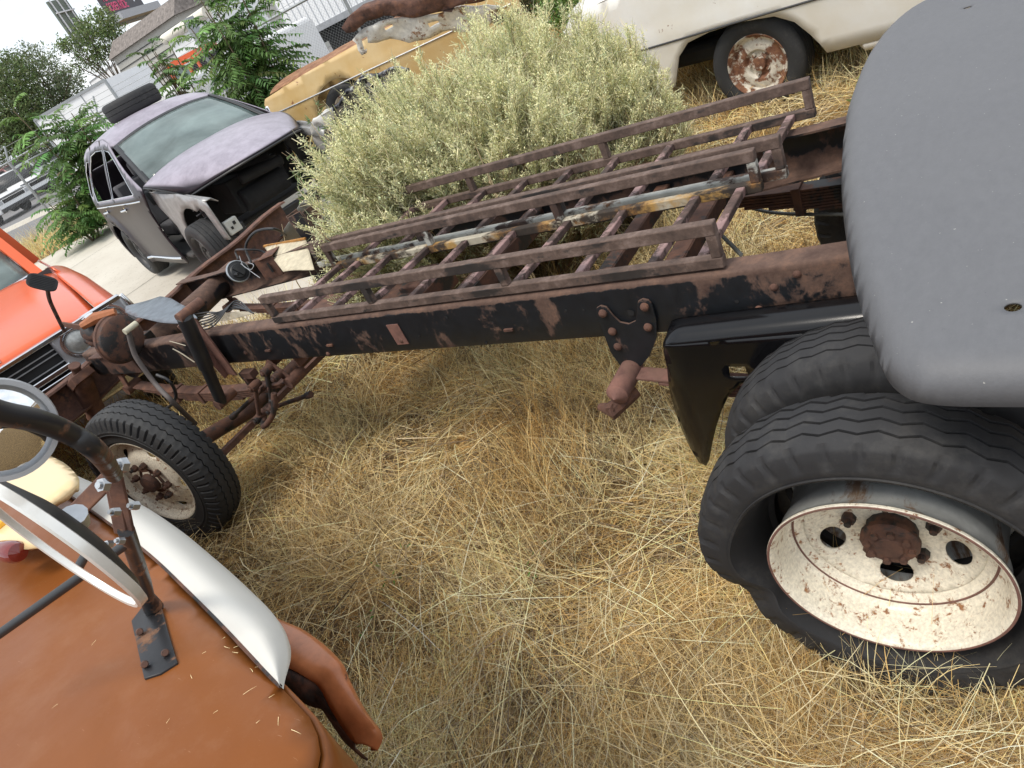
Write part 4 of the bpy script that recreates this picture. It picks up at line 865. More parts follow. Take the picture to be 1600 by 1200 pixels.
# cab
pc_ = [(-1.12, .78, 1.10), (-1.55, .66, 1.52), (-2.6, .66, 1.56), (-2.75, .74, 1.10)]
m = MB(); m.grid(lambda a, b: Vector((-2.02 - 1.0 * a, (2 * b - 1) * .62, 1.53 + .05 * (1 - (2 * b - 1) ** 4))), 4, 10); m.build('cab_roof', M['orange'], oc, solid=.03)
m = MB(); m.grid(lambda a, b: Vector((-1.54 - .06 * 0 - (.45) * a - .06 * (2 * b - 1) ** 2, (2 * b - 1) * (.66 - .08 * a), 1.115 + .42 * a)), 8, 12); m.build('windscreen', M['glass'], oc, solid=.005)
m = MB()
rim_ = [Vector((-1.54 - .45 * a - .06 * t * t, t * (.68 - .08 * a), 1.112 + .425 * a)) for a, t in [(0, q) for q in np.linspace(-1, 1, 9)] + [(q, 1) for q in (.25, .5, .75)] + [(1, q) for q in np.linspace(1, -1, 9)] + [(q, -1) for q in (.75, .5, .25)]]
m.tube(rim_ + [rim_[0]], .016, 8); m.build('windscreen_trim', M['chrome'], oc)
for sg in (1, -1):
    m = MB(); m.bar((-1.58, sg * .71, 1.08), (-2.04, sg * .62, 1.54), .05, .05); m.bar((-2.92, sg * .80, 1.08), (-2.92, sg * .70, 1.54), .08, .06); m.grid(lambda a, b: Vector((-1.57 - 1.4 * a, sg * (.955 - .12 * b ** 3), .35 + .72 * b)), 4, 8); m.build('cab_side', M['orange'], oc, solid=.02)
m = MB(); m.grid(lambda a, b: Vector((-1.54, (2 * b - 1) * .80, .9 + .2 * a)), 2, 2); m.box((-2.2, 0, .7), (1.2, 1.4, .4)); m.box((-2.62, 0, 1.05), (.15, 1.3, .5)); m.build('cab_interior', M['cabin'], oc)
for sg in (1, -1): small_wheel(oc, (-.62, sg * .82, .34), 0 if sg > 0 else PI, .36, .22, .19, M['rimdark'])
place(oc, 4.84, .80, .02, 161.3)

# ---------------------------------------------------------------- brown truck nose, bottom left, with its mirrors
bt = empty('brown_truck', (1.3, 2.1, 0)); tag(bt, 'nose of an orange brown truck with a white band, seen close from above', 'truck')
bt.location = (0, 0, 0)
M['brown'] = carpaint('brown_enamel', (.215, .066, .016), (.25, .080, .020), 1.6, .38, .10, chip=(.12, .035, .015), chipamt=.035)
def brownmat():
    m, n, l, b = newmat('brown_worn_enamel'); v = coord(n, l); vs_ = coord(n, l, (1, 9, 1)); f = noise(n, l, v, 1.8, 8, .6)
    c_ = ramp(n, l, f, [(.35, (.185, .056, .010)), (.65, (.225, .073, .015))])
    c_ = mixc(n, l, ramp(n, l, noise(n, l, v, 9, 9, .75), [(.50, 0.), (.72, .18)]), c_, (.34, .20, .12))
    c_ = mixc(n, l, ramp(n, l, noise(n, l, v, 34, 6, .7), [(.26, .6), (.30, 0.)]), c_, (.09, .035, .015))
    c_ = mixc(n, l, ramp(n, l, noise(n, l, vs_, 42, 4, .6), [(.70, 0.), (.73, .35)]), c_, (.50, .32, .20))
    l.new(c_, b.inputs['Base Color']); l.new(ramp(n, l, noise(n, l, v, 6, 8, .7), [(.3, .30), (.7, .55)]), b.inputs['Roughness']); b.inputs['Specular IOR Level'].default_value = .3
    bump(n, l, b, math_(n, l, 'ADD', noise(n, l, v, 3.0, 3), math_(n, l, 'MULTIPLY', noise(n, l, v, 90, 4), .03)), .35, .012); return m
M['brown'] = brownmat()
M['white_band'] = carpaint('white_band_paint', (.56, .545, .50), (.60, .585, .54), 2, .5, .05)
ZB = 1.08
fe_ = [at(x, y, Z=ZB) for x, y in ((-260, 600), (-60, 690), (60, 743), (102, 770), (170, 818), (237, 870), (295, 925), (345, 975), (395, 1028), (440, 1075))]
fr = [at(x, y, Z=ZB) for x, y in ((462, 1098), (482, 1120), (493, 1145), (494, 1170), (484, 1200))]
ob_ = [(p.x, p.y) for p in fe_ + fr]
x_end = ob_[-1][0]
ob_ += [(x_end - .02, 2.1), (x_end - .02, 2.8), (x_end + .10, 2.95), (3.2, 2.95), (3.3, ob_[0][1] + .3)]
oA = np.array(ob_)
def bd(u, v):
    P = np.array([u, v]); a = oA; b = np.roll(oA, -1, 0); w = b - a; t = np.clip(((P - a) * w).sum(1) / ((w * w).sum(1) + 1e-12), 0, 1)
    return float(np.min(np.linalg.norm(P - a - w * t[:, None], axis=1)))
def bmap(u, v):
    d = bd(u, v); z = ZB + .085 * (1 - math.exp(-d / .30))
    # rounded side edge towards the corner
    ds = u - (x_end - .02); k = max(0, 1 - ds / .06) if v > 1.74 else 0
    z -= .05 * (1 - math.sqrt(max(0, 1 - k * k)))
    # shallow crease and dent
    cx = abs((u - .62) * .5 + (v - 1.98)); z -= .007 * math.exp(-(cx / .012) ** 2) * (u < .80) * (u > .48); z -= .008 * math.exp(-((u - .72) ** 2 + (v - 2.02) ** 2) / .006)
    z += .0025 * math.sin(u * 9 + v * 4)
    return (u, v, z)
nose = sheet('bonnet', ob_, bmap, .03, thick=.006, mat=M['brown'], parent=bt, ang=180)
# walls below the bonnet
def wall(i):
    n_ = len(ob_); u, v = ob_[i % n_]; c_ = np.array([1.6, 2.3]); w = np.array([u, v]) - c_; w = w / np.linalg.norm(w)
    z0 = bmap(u, v)[2] - .008
    return [Vector((u - w[0] * q, v - w[1] * q, z)) for q, z in ((.006, z0), (.012, z0 - .05), (.03, .8), (.06, .40), (.07, -.05))]
m = MB(); m.sweep(wall, len(ob_) + 1); m.build('nose_wall', M['brown'], bt, solid=.01)
# dry bits blown onto the bonnet
SB = []; SD = []
for (x, y) in ((322, 1018), (350, 1010), (365, 1012), (372, 1020), (352, 995), (395, 1050), (410, 1040), (340, 1110), (300, 1060), (420, 1090), (435, 1120), (455, 1140), (400, 1130), (150, 1000), (90, 1100), (260, 1130), (380, 1085)):
    z = 1.12
    for _ in range(5): p = at(x, y, Z=z); z = bmap(p.x, p.y)[2] + .0015
    a = rng.uniform(0, 2 * PI); SB.append(tuple(at(x, y, Z=z))); SD.append((math.cos(a), math.sin(a), 0))
V_, F_ = ribbons(np.array(SB), np.array(SD), rng.uniform(.005, .022, len(SB)), np.full(len(SB), .0007), rng.normal(0, .15, (len(SB), 3)) * np.array([1, 1, 0]), 3, side=np.cross(np.array(SD), np.array([0, 0, 1.])))
chaff = ((V_, F_))
# white band
inner = [(-60, 690), (60, 743), (102, 770), (170, 818), (237, 870), (295, 925), (345, 975), (395, 1028), (425, 1060), (441, 1075)]
outer = [(-30, 640), (75, 715), (118, 742), (205, 780), (268, 820), (322, 864), (378, 914), (427, 964), (448, 1014), (443, 1077)]
ins_ = spline([at(x, y, Z=ZB + .004) for x, y in inner], 6); ous = spline([at(x, y, Z=ZB - .04 * min(1, (9 - k_) / 3.0) + .002) for k_, (x, y) in enumerate(outer)], 6)
def bandsec(i):
    a, b = ins_[i], ous[i]; d = b - a; up = Vector((0, 0, 1)); out = []
    for k in range(9):
        t = k / 8; out.append(a + d * t + up * (.022 * math.sin(PI * t) * min(1, .25 + (len(ins_) - 1 - i) / 12) + .004 * (1 - t)))
    o2 = Vector((d.x, d.y, 0)).normalized()
    kk = min(1, max(.03, (len(ins_) - 1 - i) / 22)) ** 1.6; o2 = o2 * kk; out += [b + o2 * .010 - up * .02 * kk, b + o2 * .004 - up * .06 * kk, b - o2 * .03 - up * .10 * kk]
    return out
m = MB(); m.sweep(bandsec, len(ins_)); 
e_ = bandsec(len(ins_) - 1); b0_ = len(m.v); m.v += [tuple(p) for p in e_]; m.f.append(tuple(range(b0_, b0_ + len(e_)))); m.mi.append(0)
m.build('white_band', M['white_band'], bt, ang=60)
m = MB(); m.tube([p + Vector((0, 0, .004)) for p in ins_], .0028, 5); m.build('band_seam', M['rust_dark'], bt)
# brown bumper end poking out beyond the band
M['brown_worn'] = rusty('brown_worn', (.40, .14, .055), .12, 9, soft=.03, r1=(.03, .015, .012), r2=(.07, .03, .02), r3=(.12, .05, .03), rp=.3, bmp=.1)
Zb = .86
bp = [at(x, y, Z=z) for x, y, z in ((300, 880, Zb), (408, 958, Zb), (470, 990, Zb), (515, 1030, Zb), (530, 1060, Zb - .02), (555, 1105, Zb - .06), (580, 1140, Zb - .10), (574, 1163, Zb - .12))]
bq = [at(x, y, Z=z) for x, y, z in ((290, 960, Zb - .0), (390, 1030, Zb), (440, 1040, Zb), (478, 1058, Zb), (500, 1072, Zb - .02), (520, 1108, Zb - .06), (544, 1145, Zb - .11), (560, 1162, Zb - .125))]
P_, Q_ = spline(bp, 6), spline(bq, 6)
def bs(i):
    kq = max(0, 1 - i / (len(P_) * .8)); a, b = P_[i], Q_[i]; o2 = Vector((a.x - b.x, a.y - b.y, 0)).normalized(); up = Vector((0, 0, 1))
    return [b, b.lerp(a, .3) + up * .003, b.lerp(a, .7) + up * .004, a, a + o2 * .006 - up * .006, a + o2 * .008 - up * .018, a + o2 * .002 - up * (.022 + .04 * kq), a - o2 * .01 - up * (.024 + .07 * kq)]
m = MB(); m.sweep(bs, len(P_)); m.build('bumper', M['brown_worn'], bt, solid=.004, ang=50)
def bs2(i):
    a, b = P_[i], Q_[i]; o2 = Vector((a.x - b.x, a.y - b.y, 0)).normalized(); up = Vector((0, 0, 1))
    kq = max(0, 1 - i / (len(P_) * .8)); return [b + up * .002, b - o2 * .014 - up * .006, b - o2 * .030 - up * .03, b - o2 * .026 - up * .07]
m = MB(); m.sweep(bs2, len(P_)); m.build('bumper_inside', M['rust_dark'], bt, solid=.004)
# cream lamp pod and red lens behind the round mirror
M['cream'] = plain('cream_enamel', (.72, .55, .30), .35, 0, .04, 5, .05, coat=.3)
cz = 1.20
co_ = [at(x, y, Z=cz) for x, y in ((-60, 715), (20, 706), (60, 704), (92, 716), (112, 734), (117, 748), (95, 768), (66, 792), (68, 830), (50, 848), (10, 852), (-60, 840))]
co2 = [(p.x, p.y) for p in spline(co_ + [co_[0]], 4)][:-1]; cA = np.array(co2)
def cd(u, v):
    P = np.array([u, v]); a = cA; b = np.roll(cA, -1, 0); w = b - a; t = np.clip(((P - a) * w).sum(1) / ((w * w).sum(1) + 1e-12), 0, 1)
    return float(np.min(np.linalg.norm(P - a - w * t[:, None], axis=1)))
sheet('cream_cover', co2, lambda u, v: (u, v, cz - .012 * max(0, 1 - cd(u, v) / .02) ** 2), .014, thick=.02, mat=M['cream'], parent=bt, ang=60)
m = MB(); cc = at(40, 780, Z=cz - .04); m.box(cc, (.10, .06, .05)); m.build('cover_mount', M['black'], bt, bevel=.01)
def clear(name, c_, rough=.05):
    mt, n, l, b = newmat(name); b.inputs['Base Color'].default_value = (*c_, 1); b.inputs['Roughness'].default_value = rough; b.inputs['Coat Weight'].default_value = .5; return mt
m = MB(); rl = at(18, 862, Z=1.19); T_ = Matrix.Translation(rl) @ Matrix.Rotation(R(35), 4, 'Z'); m.lathe([(-.05, .02), (-.02, .022), (.02, .022), (.03, .018), (.035, .0005)], 24, T_ @ Matrix.Rotation(R(60), 4, 'Z')); m.build('red_lens', clear('red_lens', (.16, .012, .008)), bt)
m = MB(); q = at(0, 818, Z=1.205); m.box(q, (.03, .03, .014)); m.build('amber_lens', clear('amber_lens', (.8, .42, .02)), bt, bevel=.004)
# mirror stalk foot, pole, cross bar
M['stalk'] = rusty('stalk', (.018, .018, .020), .28, 14, r1=(.07, .035, .02), r2=(.18, .09, .05), r3=(.28, .14, .07), rp=.4)
def zsurf(x, y, k=0):
    z = 1.12
    for _ in range(6):
        p = at(x, y, Z=z); z = bmap(p.x, p.y)[2] + k
    return at(x, y, Z=z)
ft = [zsurf(x, y, .004) for x, y in ((205, 970), (214, 1010), (225, 1060), (250, 1052), (277, 1035), (262, 985), (252, 948), (232, 935))]
m = MB(); m.v = [tuple(p) for p in ft]; m.f = [tuple(range(len(ft)))]; m.mi = [0]; m.build('mirror_foot', M['stalk'], bt, solid=.005, bevel=.001)
for (x, y) in ((218, 987), (226, 1038), (258, 1020)): each('foot_rivet', [lambda m_: m_.tube([zsurf(x, y, .008), zsurf(x, y, .013)], [.006, .0045], 10)], M['rust_dark'], bt)
base = zsurf(240, 950, .006); topp = at(203, 845, Z=1.335)
m = MB(); m.tube([base, base.lerp(topp, .12) + Vector((0, 0, .012)), base.lerp(topp, .4) + Vector((0, 0, .004)), topp, topp.lerp(base, -.12)], [.016, .012, .011, .010, .010], 12); m.build('mirror_pole', M['stalk'], bt)
j0 = at(178, 742, Z=1.44); j1 = topp.lerp(base, -.1)
m = MB(); m.bar(j0, j1, .022, .004, FW); m.bar(j0 + Vector((.008, 0, 0)), j1 + Vector((.006, .004, 0)), .018, .006, FW); m.bar(at(170, 748, Z=1.43), at(110, 808, Z=1.40), .022, .005, FW); cl = m.build('clamp', M['rust'], bt, bevel=.002)
for (x, y, r_) in ((192, 727, .010), (163, 758, .009), (118, 812, .012), (190, 845, .005), (172, 850, .005), (182, 800, .005), (212, 790, .005)):
    m = MB(); p = at(x, y, Z=1.44 if y < 830 else 1.36); dv = (Vector(CO) - p).normalized() * .6 + Vector(RT) * (-.5); m.tube([p - dv * .004, p + dv * .010], [r_, r_ * .9], 6); m.tube([p + dv * .010, p + dv * .016], r_ * .5, 8); m.build('clamp_bolt', M['steel'], cl, ang=25)
arm = spline([at(-70, 620, D=.62), at(0, 645, D=.64), at(60, 658, D=.66), at(110, 678, D=.69), at(152, 706, D=.72), at(178, 742, Z=1.45)], 6)
m = MB(); m.tube(arm, .0092, 14); m.build('mirror_arm', M['stalk'], bt)
m = MB(); m.tube([at(-80, 1042, Z=1.27), at(0, 990, Z=1.29), at(120, 905, Z=1.315), at(200, 848, Z=1.335)], .0065, 12); m.build('brace_bar', M['black'], bt)
# long narrow-seen round mirror
mc = at(90, 850, D=.80); view = (Vector(CO) - mc).normalized(); img_ld = (Vector(RT) * -.70 - Vector(UP) * .70)
img_ld = (img_ld - view * img_ld.dot(view)).normalized(); nv = view * .09 + img_ld * .98; TM = Matrix.Translation(mc) @ frame_from(nv, Vector(RT) * .7 - Vector(UP) * .7)
RM = .094
m = MB(); m.lathe([(-.022, .0005), (-.020, RM * .5), (-.012, RM * .85), (-.004, RM * .98)], 56, TM); hs = m.build('mirror_housing', M['black'], bt)
m = MB(); m.lathe([(-.006, RM * .985), (-.005, RM * 1.02), (.003, RM * 1.02), (.005, RM * .99), (.004, RM * .955), (.001, RM * .95)], 64, TM); m.build('mirror_rim', plain('white_rim', (.75, .75, .72), .25, .3), hs)
mg, n_, l_, b_ = newmat('mirror_glass'); b_.inputs['Metallic'].default_value = 1; b_.inputs['Roughness'].default_value = .02; b_.inputs['Base Color'].default_value = (.85, .86, .86, 1)
m = MB(); m.lathe([(.001, RM * .955), (.001, .0005)], 56, TM); m.build('mirror_glass', mg, hs)
m = MB(); m.tube([at(120, 820, D=.80), at(112, 806, D=.79)], [.012, .014], 12); m.build('mirror_knuckle', M['steel'], hs)
# round convex mirror at the left edge
mc = at(-2, 672, D=.70); TM = Matrix.Translation(mc) @ frame_from((Vector(CO) - mc).normalized() - Vector(UP) * .12 + Vector(RT) * .05, Vector(RT))
m = MB(); m.lathe([(-.03, .012), (-.025, .03), (-.012, .040), (0, .042), (.006, .041), (.006, .037), (.002, .036)], 48, TM); hs = m.build('convex_mirror', M['alu'], bt)
m = MB(); m.lathe([(.002, .036), (.008, .03), (.013, .018), (.015, .0005)], 40, TM); m.build('convex_glass', mg, hs)

# ---------------------------------------------------------------- ground
M['soil'] = None
m_, n, l, b = newmat('soil_litter'); v = coord(n, l)
f1 = noise(n, l, v, 1.7, 8, .6); f2 = noise(n, l, v, 38, 8, .72); f3 = noise(n, l, v, 7, 6, .6)
c1 = ramp(n, l, f2, [(.36, (.05, .038, .028)), (.5, (.20, .145, .085)), (.63, (.40, .30, .17))])
c2 = ramp(n, l, f3, [(.35, (.30, .24, .16)), (.65, (.85, .74, .5))])
base = mixc(n, l, .55, c1, c2, 'MULTIPLY'); l.new(base, b.inputs['Base Color']); b.inputs['Roughness'].default_value = .95; b.inputs['Specular IOR Level'].default_value = .1
bump(n, l, b, f2, .8, .02); M['soil'] = m_
slab_poly = [(4.3, -1.25), (5.1, -1.18), (5.35, -.85), (5.9, 0.2), (6.2, 3.), (7.5, 9), (19, 9), (16.4, 1.5), (14.9, -3.7), (14.2, -5.0), (11.5, -5.7), (9.4, -5.6), (8.6, -4.6), (6.6, -4.6), (5.5, -3.8), (4.8, -2.9), (4.35, -2.0)]
m = MB()
def radial(i, j):
    r_ = [0, 1, 2, 3, 4, 5, 6, 7, 8, 9, 10, 11, 12, 13, 14, 15, 16, 17, 19, 22, 28, 40, 70, 140, 400, 1500][i]; a = 2 * PI * j / 72
    x, y = r_ * math.cos(a), 1 + r_ * math.sin(a); return Vector((x, y, float(gz(x, y))))
vs = [radial(i, j) for i in range(26) for j in range(72)]; m.add(vs, [(i * 72 + j, i * 72 + (j + 1) % 72, (i + 1) * 72 + (j + 1) % 72, (i + 1) * 72 + j) for i in range(1, 25) for j in range(72)]); m.add([radial(0, 0)] + [radial(1, j) for j in range(72)], [(0, 1 + j, 1 + (j + 1) % 72) for j in range(72)])
gd_ = m.build('ground', M['soil']); tag(gd_, kind='structure')
mc_, n, l, b = newmat('concrete'); v = coord(n, l); f1 = noise(n, l, v, 1.1, 8, .6); f2 = noise(n, l, v, 24, 8, .7)
cc_ = ramp(n, l, f1, [(.3, (.50, .46, .39)), (.7, (.62, .585, .51))]); cc_ = mixc(n, l, ramp(n, l, f2, [(.30, .7), (.42, 0.)]), cc_, (.22, .19, .15)); l.new(cc_, b.inputs['Base Color']); b.inputs['Roughness'].default_value = .9; bump(n, l, b, f2, .3, .004); M['concrete'] = mc_
sl = sheet('concrete_slab', slab_poly, lambda u, v: (u, v, float(gz(u, v)) + .035), .5, mat=M['concrete'], thick=.1); tag(sl, kind='structure')
m = MB()
for ln in ([(5.6, -1.1), (14.6, -2.6)], [(6.0, 1.1), (15.6, .3)], [(8.3, -4.6), (9.8, 6)], [(11.9, -5.6), (13.4, 7)]):
    pp = resample(ln, .25, False) + [ln[-1]]; pp = [Vector((x + .012 * math.sin(k * 1.7), y + .02 * math.sin(k * 2.3), float(gz(x, y)) + .0405)) for k, (x, y) in enumerate(pp)]
    m.sweep(lambda i: [pp[i] + Vector((-.006, -.006, 0)), pp[i] + Vector((.006, .006, 0))], len(pp))
ck = m.build('slab_joints', M['dark']); ck.parent = sl
# street beyond the fence
F1 = at(13, 253, D=19.5); F2 = at(330, 70, D=15.0); fd = Vector((F2.x - F1.x, F2.y - F1.y, 0)); fd.normalize(); fn = Vector((fd.y, -fd.x, 0))
if fn.dot(Vector((1, -1, 0))) < 0: fn = -fn
M['asphalt'] = plain('asphalt', (.19, .185, .185), .85, 0, .10, 3, .3)
st = []
o0 = Vector((F1.x, F1.y, 0))
def stp(s, t): return o0 - fd * s + fn * t
cs = [stp(-60, 1.2), stp(90, 1.2), stp(90, 26), stp(-60, 26)]
m = MB(); m.grid(lambda a, b: (lambda p: Vector((p.x, p.y, float(gz(p.x, p.y)) + .02)))(stp(-60 + 220 * a, 1.2 + 30 * b)), 60, 12); s_ = m.build('street', M['asphalt']); tag(s_, kind='structure')
m = MB(); m.sweep(lambda i: [(lambda p, z: Vector((p.x, p.y, float(gz(p.x, p.y)) + z)))(stp(-60 + 220 * i / 60, t), z) for t, z in ((6.8, .02), (6.9, .14), (7.1, .15), (7.2, .026))], 61); s_ = m.build('kerb', M['concrete']); tag(s_, kind='structure')

# ---------------------------------------------------------------- plants
M['leaf'] = attr_mat('leaf', .55, .25, .35); M['straw'] = attr_mat('straw', .75, .15, .25); M['bushm'] = attr_mat('sage', .8, .2, .15)
M['bark'] = plain('bark', (.16, .12, .08), .9, 0, .3, 20, .5); M['stem_tan'] = plain('stem_tan', (.34, .26, .15), .85, 0, .2, 20, .2)
def unit(v): return v / (np.linalg.norm(v, axis=-1, keepdims=True) + 1e-9)
def cjit(base, n_, j=.12): return np.clip(np.array(base)[None, :] * (1 + rng.normal(0, j, (n_, 1))) * (1 + rng.normal(0, j * .35, (n_, 3))), .01, .95)
def merge(parts):
    V = []; F = []; C = []; o = 0
    for v, f, c_ in parts: V.append(v); F.append(f + o); C.append(c_); o += len(v)
    return np.concatenate(V), np.concatenate(F), np.concatenate(C)
# --- rabbitbrush
def rabbitbrush(name, cx, cy, ax, by, H, nst, label):
    root = empty(name, (cx, cy, 0)); tag(root, label, 'bush'); parts = []
    ph = rng.uniform(0, 2 * PI, nst); e = np.arcsin(rng.uniform(.12, 1, nst) ** .8)
    lob = 1 + .06 * np.sin(ph * 5 + 1) + .05 * np.sin(ph * 9 + e * 4) + rng.normal(0, .03, nst)
    inner = np.where(rng.random(nst) < .28, rng.uniform(.6, .92, nst), 1)
    hx = H * (1 - .22 * np.clip(-np.cos(ph), 0, 1) * np.cos(e))
    T = np.stack([ax * np.cos(ph) * np.cos(e) ** .7, by * np.sin(ph) * np.cos(e) ** .5, hx * np.sin(e) ** .55], 1) * (lob * inner)[:, None]
    T[:, 0] *= np.where(T[:, 0] > 0, 1 - .34 * np.clip(T[:, 1] / by, 0, 1), 1)
    T[:, 1] *= 1 - .55 * np.clip(-np.cos(ph) * 1.6 + .1, 0, 1) * (np.sin(ph) > 0)
    B = np.stack([T[:, 0] * .22, T[:, 1] * .22, np.zeros(nst)], 1) + np.concatenate([rng.normal(0, .05, (nst, 2)), np.zeros((nst, 1))], 1)
    ln = np.linalg.norm(T - B, axis=1); d = (T - B) / ln[:, None]
    bend = np.stack([-d[:, 0] * .0, -d[:, 1] * .0, np.full(nst, .16)], 1) * (1 - d[:, 2:3])
    d0 = d - bend
    for _ in range(2):
        v, f = ribbons(B, d0, ln, np.full(nst, .008), bend, 6, taper=.35); parts.append((v, f, np.repeat(cjit((.30, .23, .14), nst, .2), 14, 0)))
    K = 14; t = rng.uniform(.42, 1.0, (nst, K)); t[:, 0] = 1; idx = np.repeat(np.arange(nst), K); tt = t.ravel()
    P = B[idx] + d0[idx] * (ln[idx] * tt)[:, None] + bend[idx] * (ln[idx] * tt ** 2)[:, None]
    out = unit(d[idx] + bend[idx] * 2 * tt[:, None]); N = len(P)
    td = unit(out * 1.3 + rng.normal(0, .24, (N, 3)) + np.array([0, 0, .35])); tl = rng.uniform(.09, .18, N)
    rad = np.linalg.norm((P) / np.array([ax, by, H]), axis=1); dead = (rng.random(N) < np.clip(1.1 - rad * 1.15, .03, .8)) | ((P[:, 2] < .45) & (rng.random(N) < .35)) | ((P[:, 0] < -.15 * ax) & (P[:, 1] > 0) & (P[:, 2] < .62 * H) & (rng.random(N) < .6))
    v, f = ribbons(P, td, tl, np.full(N, .0045), rng.normal(0, .12, (N, 3)), 3, taper=.4); cc1 = np.where(dead[:, None], cjit((.27, .20, .12), N), cjit((.36, .37, .18), N)); parts.append((v, f, np.repeat(cc1, 8, 0)))
    KL = 13; i2 = np.repeat(np.arange(N), KL); u_ = rng.uniform(.05, 1, N * KL); LP = P[i2] + td[i2] * (tl[i2] * u_)[:, None]; n2 = len(LP)
    ld = unit(td[i2] * 1.0 + rng.normal(0, .55, (n2, 3)) + np.array([0, 0, .1])); ll = rng.uniform(.03, .07, n2)
    keep = ~(dead[i2] & (rng.random(n2) < .45))
    lc = np.where(dead[i2][:, None], cjit((.33, .26, .16), n2), cjit((.74, .71, .45), n2, .12)); g2 = rng.random(n2) < .3; lc[g2] = cjit((.47, .50, .32), int(g2.sum()), .1)
    v, f = ribbons(LP[keep], ld[keep], ll[keep], np.full(keep.sum(), .0042), rng.normal(0, .2, (keep.sum(), 3)), 2, taper=.3); parts.append((v, f, np.repeat(lc[keep], 6, 0)))
    fol = npmesh('foliage', *merge(parts)[:2], M['bushm'], root, merge(parts)[2]) if False else None
    V, F, C = merge(parts); fol = npmesh('foliage', V, F, M['bushm'], root, C)
    live = np.where(~dead & (tt > .78))[0]; KF = 26; i3 = np.repeat(live, KF); n3 = len(i3)
    FP = P[i3] + td[i3] * (tl[i3] * rng.uniform(.55, 1.08, n3))[:, None] + rng.normal(0, .009, (n3, 3)) + np.array([0, 0, .004])
    fc = cjit((.88, .84, .50), n3, .07); g3 = rng.random(n3) < .3; fc[g3] = cjit((.78, .78, .48), int(g3.sum()), .12)
    v, f = ribbons(FP, unit(rng.normal(0, 1, (n3, 3)) + np.array([0, 0, .8])), rng.uniform(.006, .012, n3), rng.uniform(.004, .0065, n3), np.zeros((n3, 3)), 1, taper=.6)
    npmesh('flower_heads', v, f, M['bushm'], root, np.repeat(fc, 4, 0))
    m = MB()
    for k in range(26):
        a = rng.uniform(0, 2 * PI); r_ = rng.uniform(.02, .25); p = Vector((r_ * math.cos(a), r_ * math.sin(a), 0)); q = Vector((ax * .5 * math.cos(a), by * .5 * math.sin(a), H * rng.uniform(.4, .6)))
        m.tube([p, p.lerp(q, .5) + Vector((0, 0, .06)), q], [.016, .011, .006], 6)
    m.build('stems', M['bark'], root)
    return root
rabbitbrush('rabbitbrush', 2.20, -1.22, .74, 1.16, 1.22, 1650, 'huge pale yellow green rabbitbrush bush growing up against the far side of the chassis')
rabbitbrush('rabbitbrush', 1.66, -1.75, .30, .45, .95, 300, 'smaller greyer rabbitbrush at the right foot of the huge bush, before the white car')
# --- ailanthus
def ailanthus(name, c_, rx, rz, zg, nfr, label, cat='tree', ll=.105):
    nfr = int(nfr * 1.6)
    cx, cy, cz = c_; root = empty(name, (cx, cy, zg)); tag(root, label, cat); m = MB(); O_ = np.array([cx, cy, zg])
    FB = []; FD = []; top = cz + rz
    for s in range(9):
        a = rng.uniform(0, 2 * PI); r_ = rx * rng.uniform(.05, .65); tp = np.array([cx + r_ * math.cos(a), cy + r_ * math.sin(a), cz + rz * rng.uniform(.25, .95)]) - O_; b = np.array([r_ * .2 * math.cos(a), r_ * .2 * math.sin(a), 0])
        pts = [Vector(b), Vector(b * .5 + tp * .5 + np.array([r_ * .1 * math.cos(a), r_ * .1 * math.sin(a), 0])), Vector(tp)]; sp = spline(pts, 6); m.tube(sp, list(np.linspace(.022, .008, len(sp))), 6)
        k = nfr // 9
        for q in np.linspace(.28, 1, k):
            p = sp[min(len(sp) - 1, int(q * (len(sp) - 1)))]; az = rng.uniform(0, 2 * PI); FB.append(np.array(p)); up = .25 + .9 * (q > .93); FD.append([math.cos(az), math.sin(az), up * rng.uniform(.5, 1.2)])
    m.build('trunk', M['bark'], root); FB = np.array(FB); FD = unit(np.array(FD)); n_ = len(FB); L_ = rng.uniform(.42, .68, n_) * min(1, rx / .9); bend = np.stack([FD[:, 0] * .1, FD[:, 1] * .1, -rng.uniform(.25, .6, n_)], 1)
    v, f = ribbons(FB, FD, L_, np.full(n_, .006), bend, 5); parts = [(v, f, np.repeat(cjit((.18, .22, .08), n_), 12, 0))]
    NP = 11
    tone = cjit((.13, .23, .065), n_, .28)
    for j in range(NP):
        t = .18 + .82 * j / (NP - 1); P = FB + FD * (L_ * t)[:, None] + bend * (L_ * t * t)[:, None]; tg = unit(FD + bend * 2 * t); sd = unit(np.cross(tg, np.array([0, 0, 1.]) + rng.normal(0, .12, (n_, 3))))
        for sg in (-1, 1):
            d = unit(sd * sg + tg * .45 + np.array([0, 0, -.25]) + rng.normal(0, .08, (n_, 3))); ln = ll * (1.1 - .5 * abs(t - .5)) * rng.uniform(.8, 1.2, n_); s3 = unit(np.cross(d, np.array([0, 0, 1.]) + rng.normal(0, .3, (n_, 3))))
            # leaf shaped: narrow, wide, narrow
            S = np.linspace(0, 1, 4); W = np.array([.15, 1, .75, .05]) * .017
            PP = P[:, None] + d[:, None] * (ln[:, None, None] * S[None, :, None]) + np.array([0, 0, -.25])[None, None] * (ln[:, None, None] * S[None, :, None] ** 2)
            A = PP - s3[:, None] * W[None, :, None]; B_ = PP + s3[:, None] * W[None, :, None]; V = np.stack([A, B_], 2).reshape(-1, 3); q = (np.arange(n_) * 8)[:, None] + (np.arange(3) * 2)[None]; F = np.stack([q, q + 1, q + 3, q + 2], 2).reshape(-1, 4)
            parts.append((V, F, np.repeat(np.clip(tone * (1 + rng.normal(0, .1, (n_, 1))), .01, .9), 8, 0)))
    V, F, C = merge(parts); npmesh('foliage', V, F, M['leaf'], root, C); return root
def ball_px(x, y, D): p = at(x, y, D=D); return (p.x, p.y, p.z)
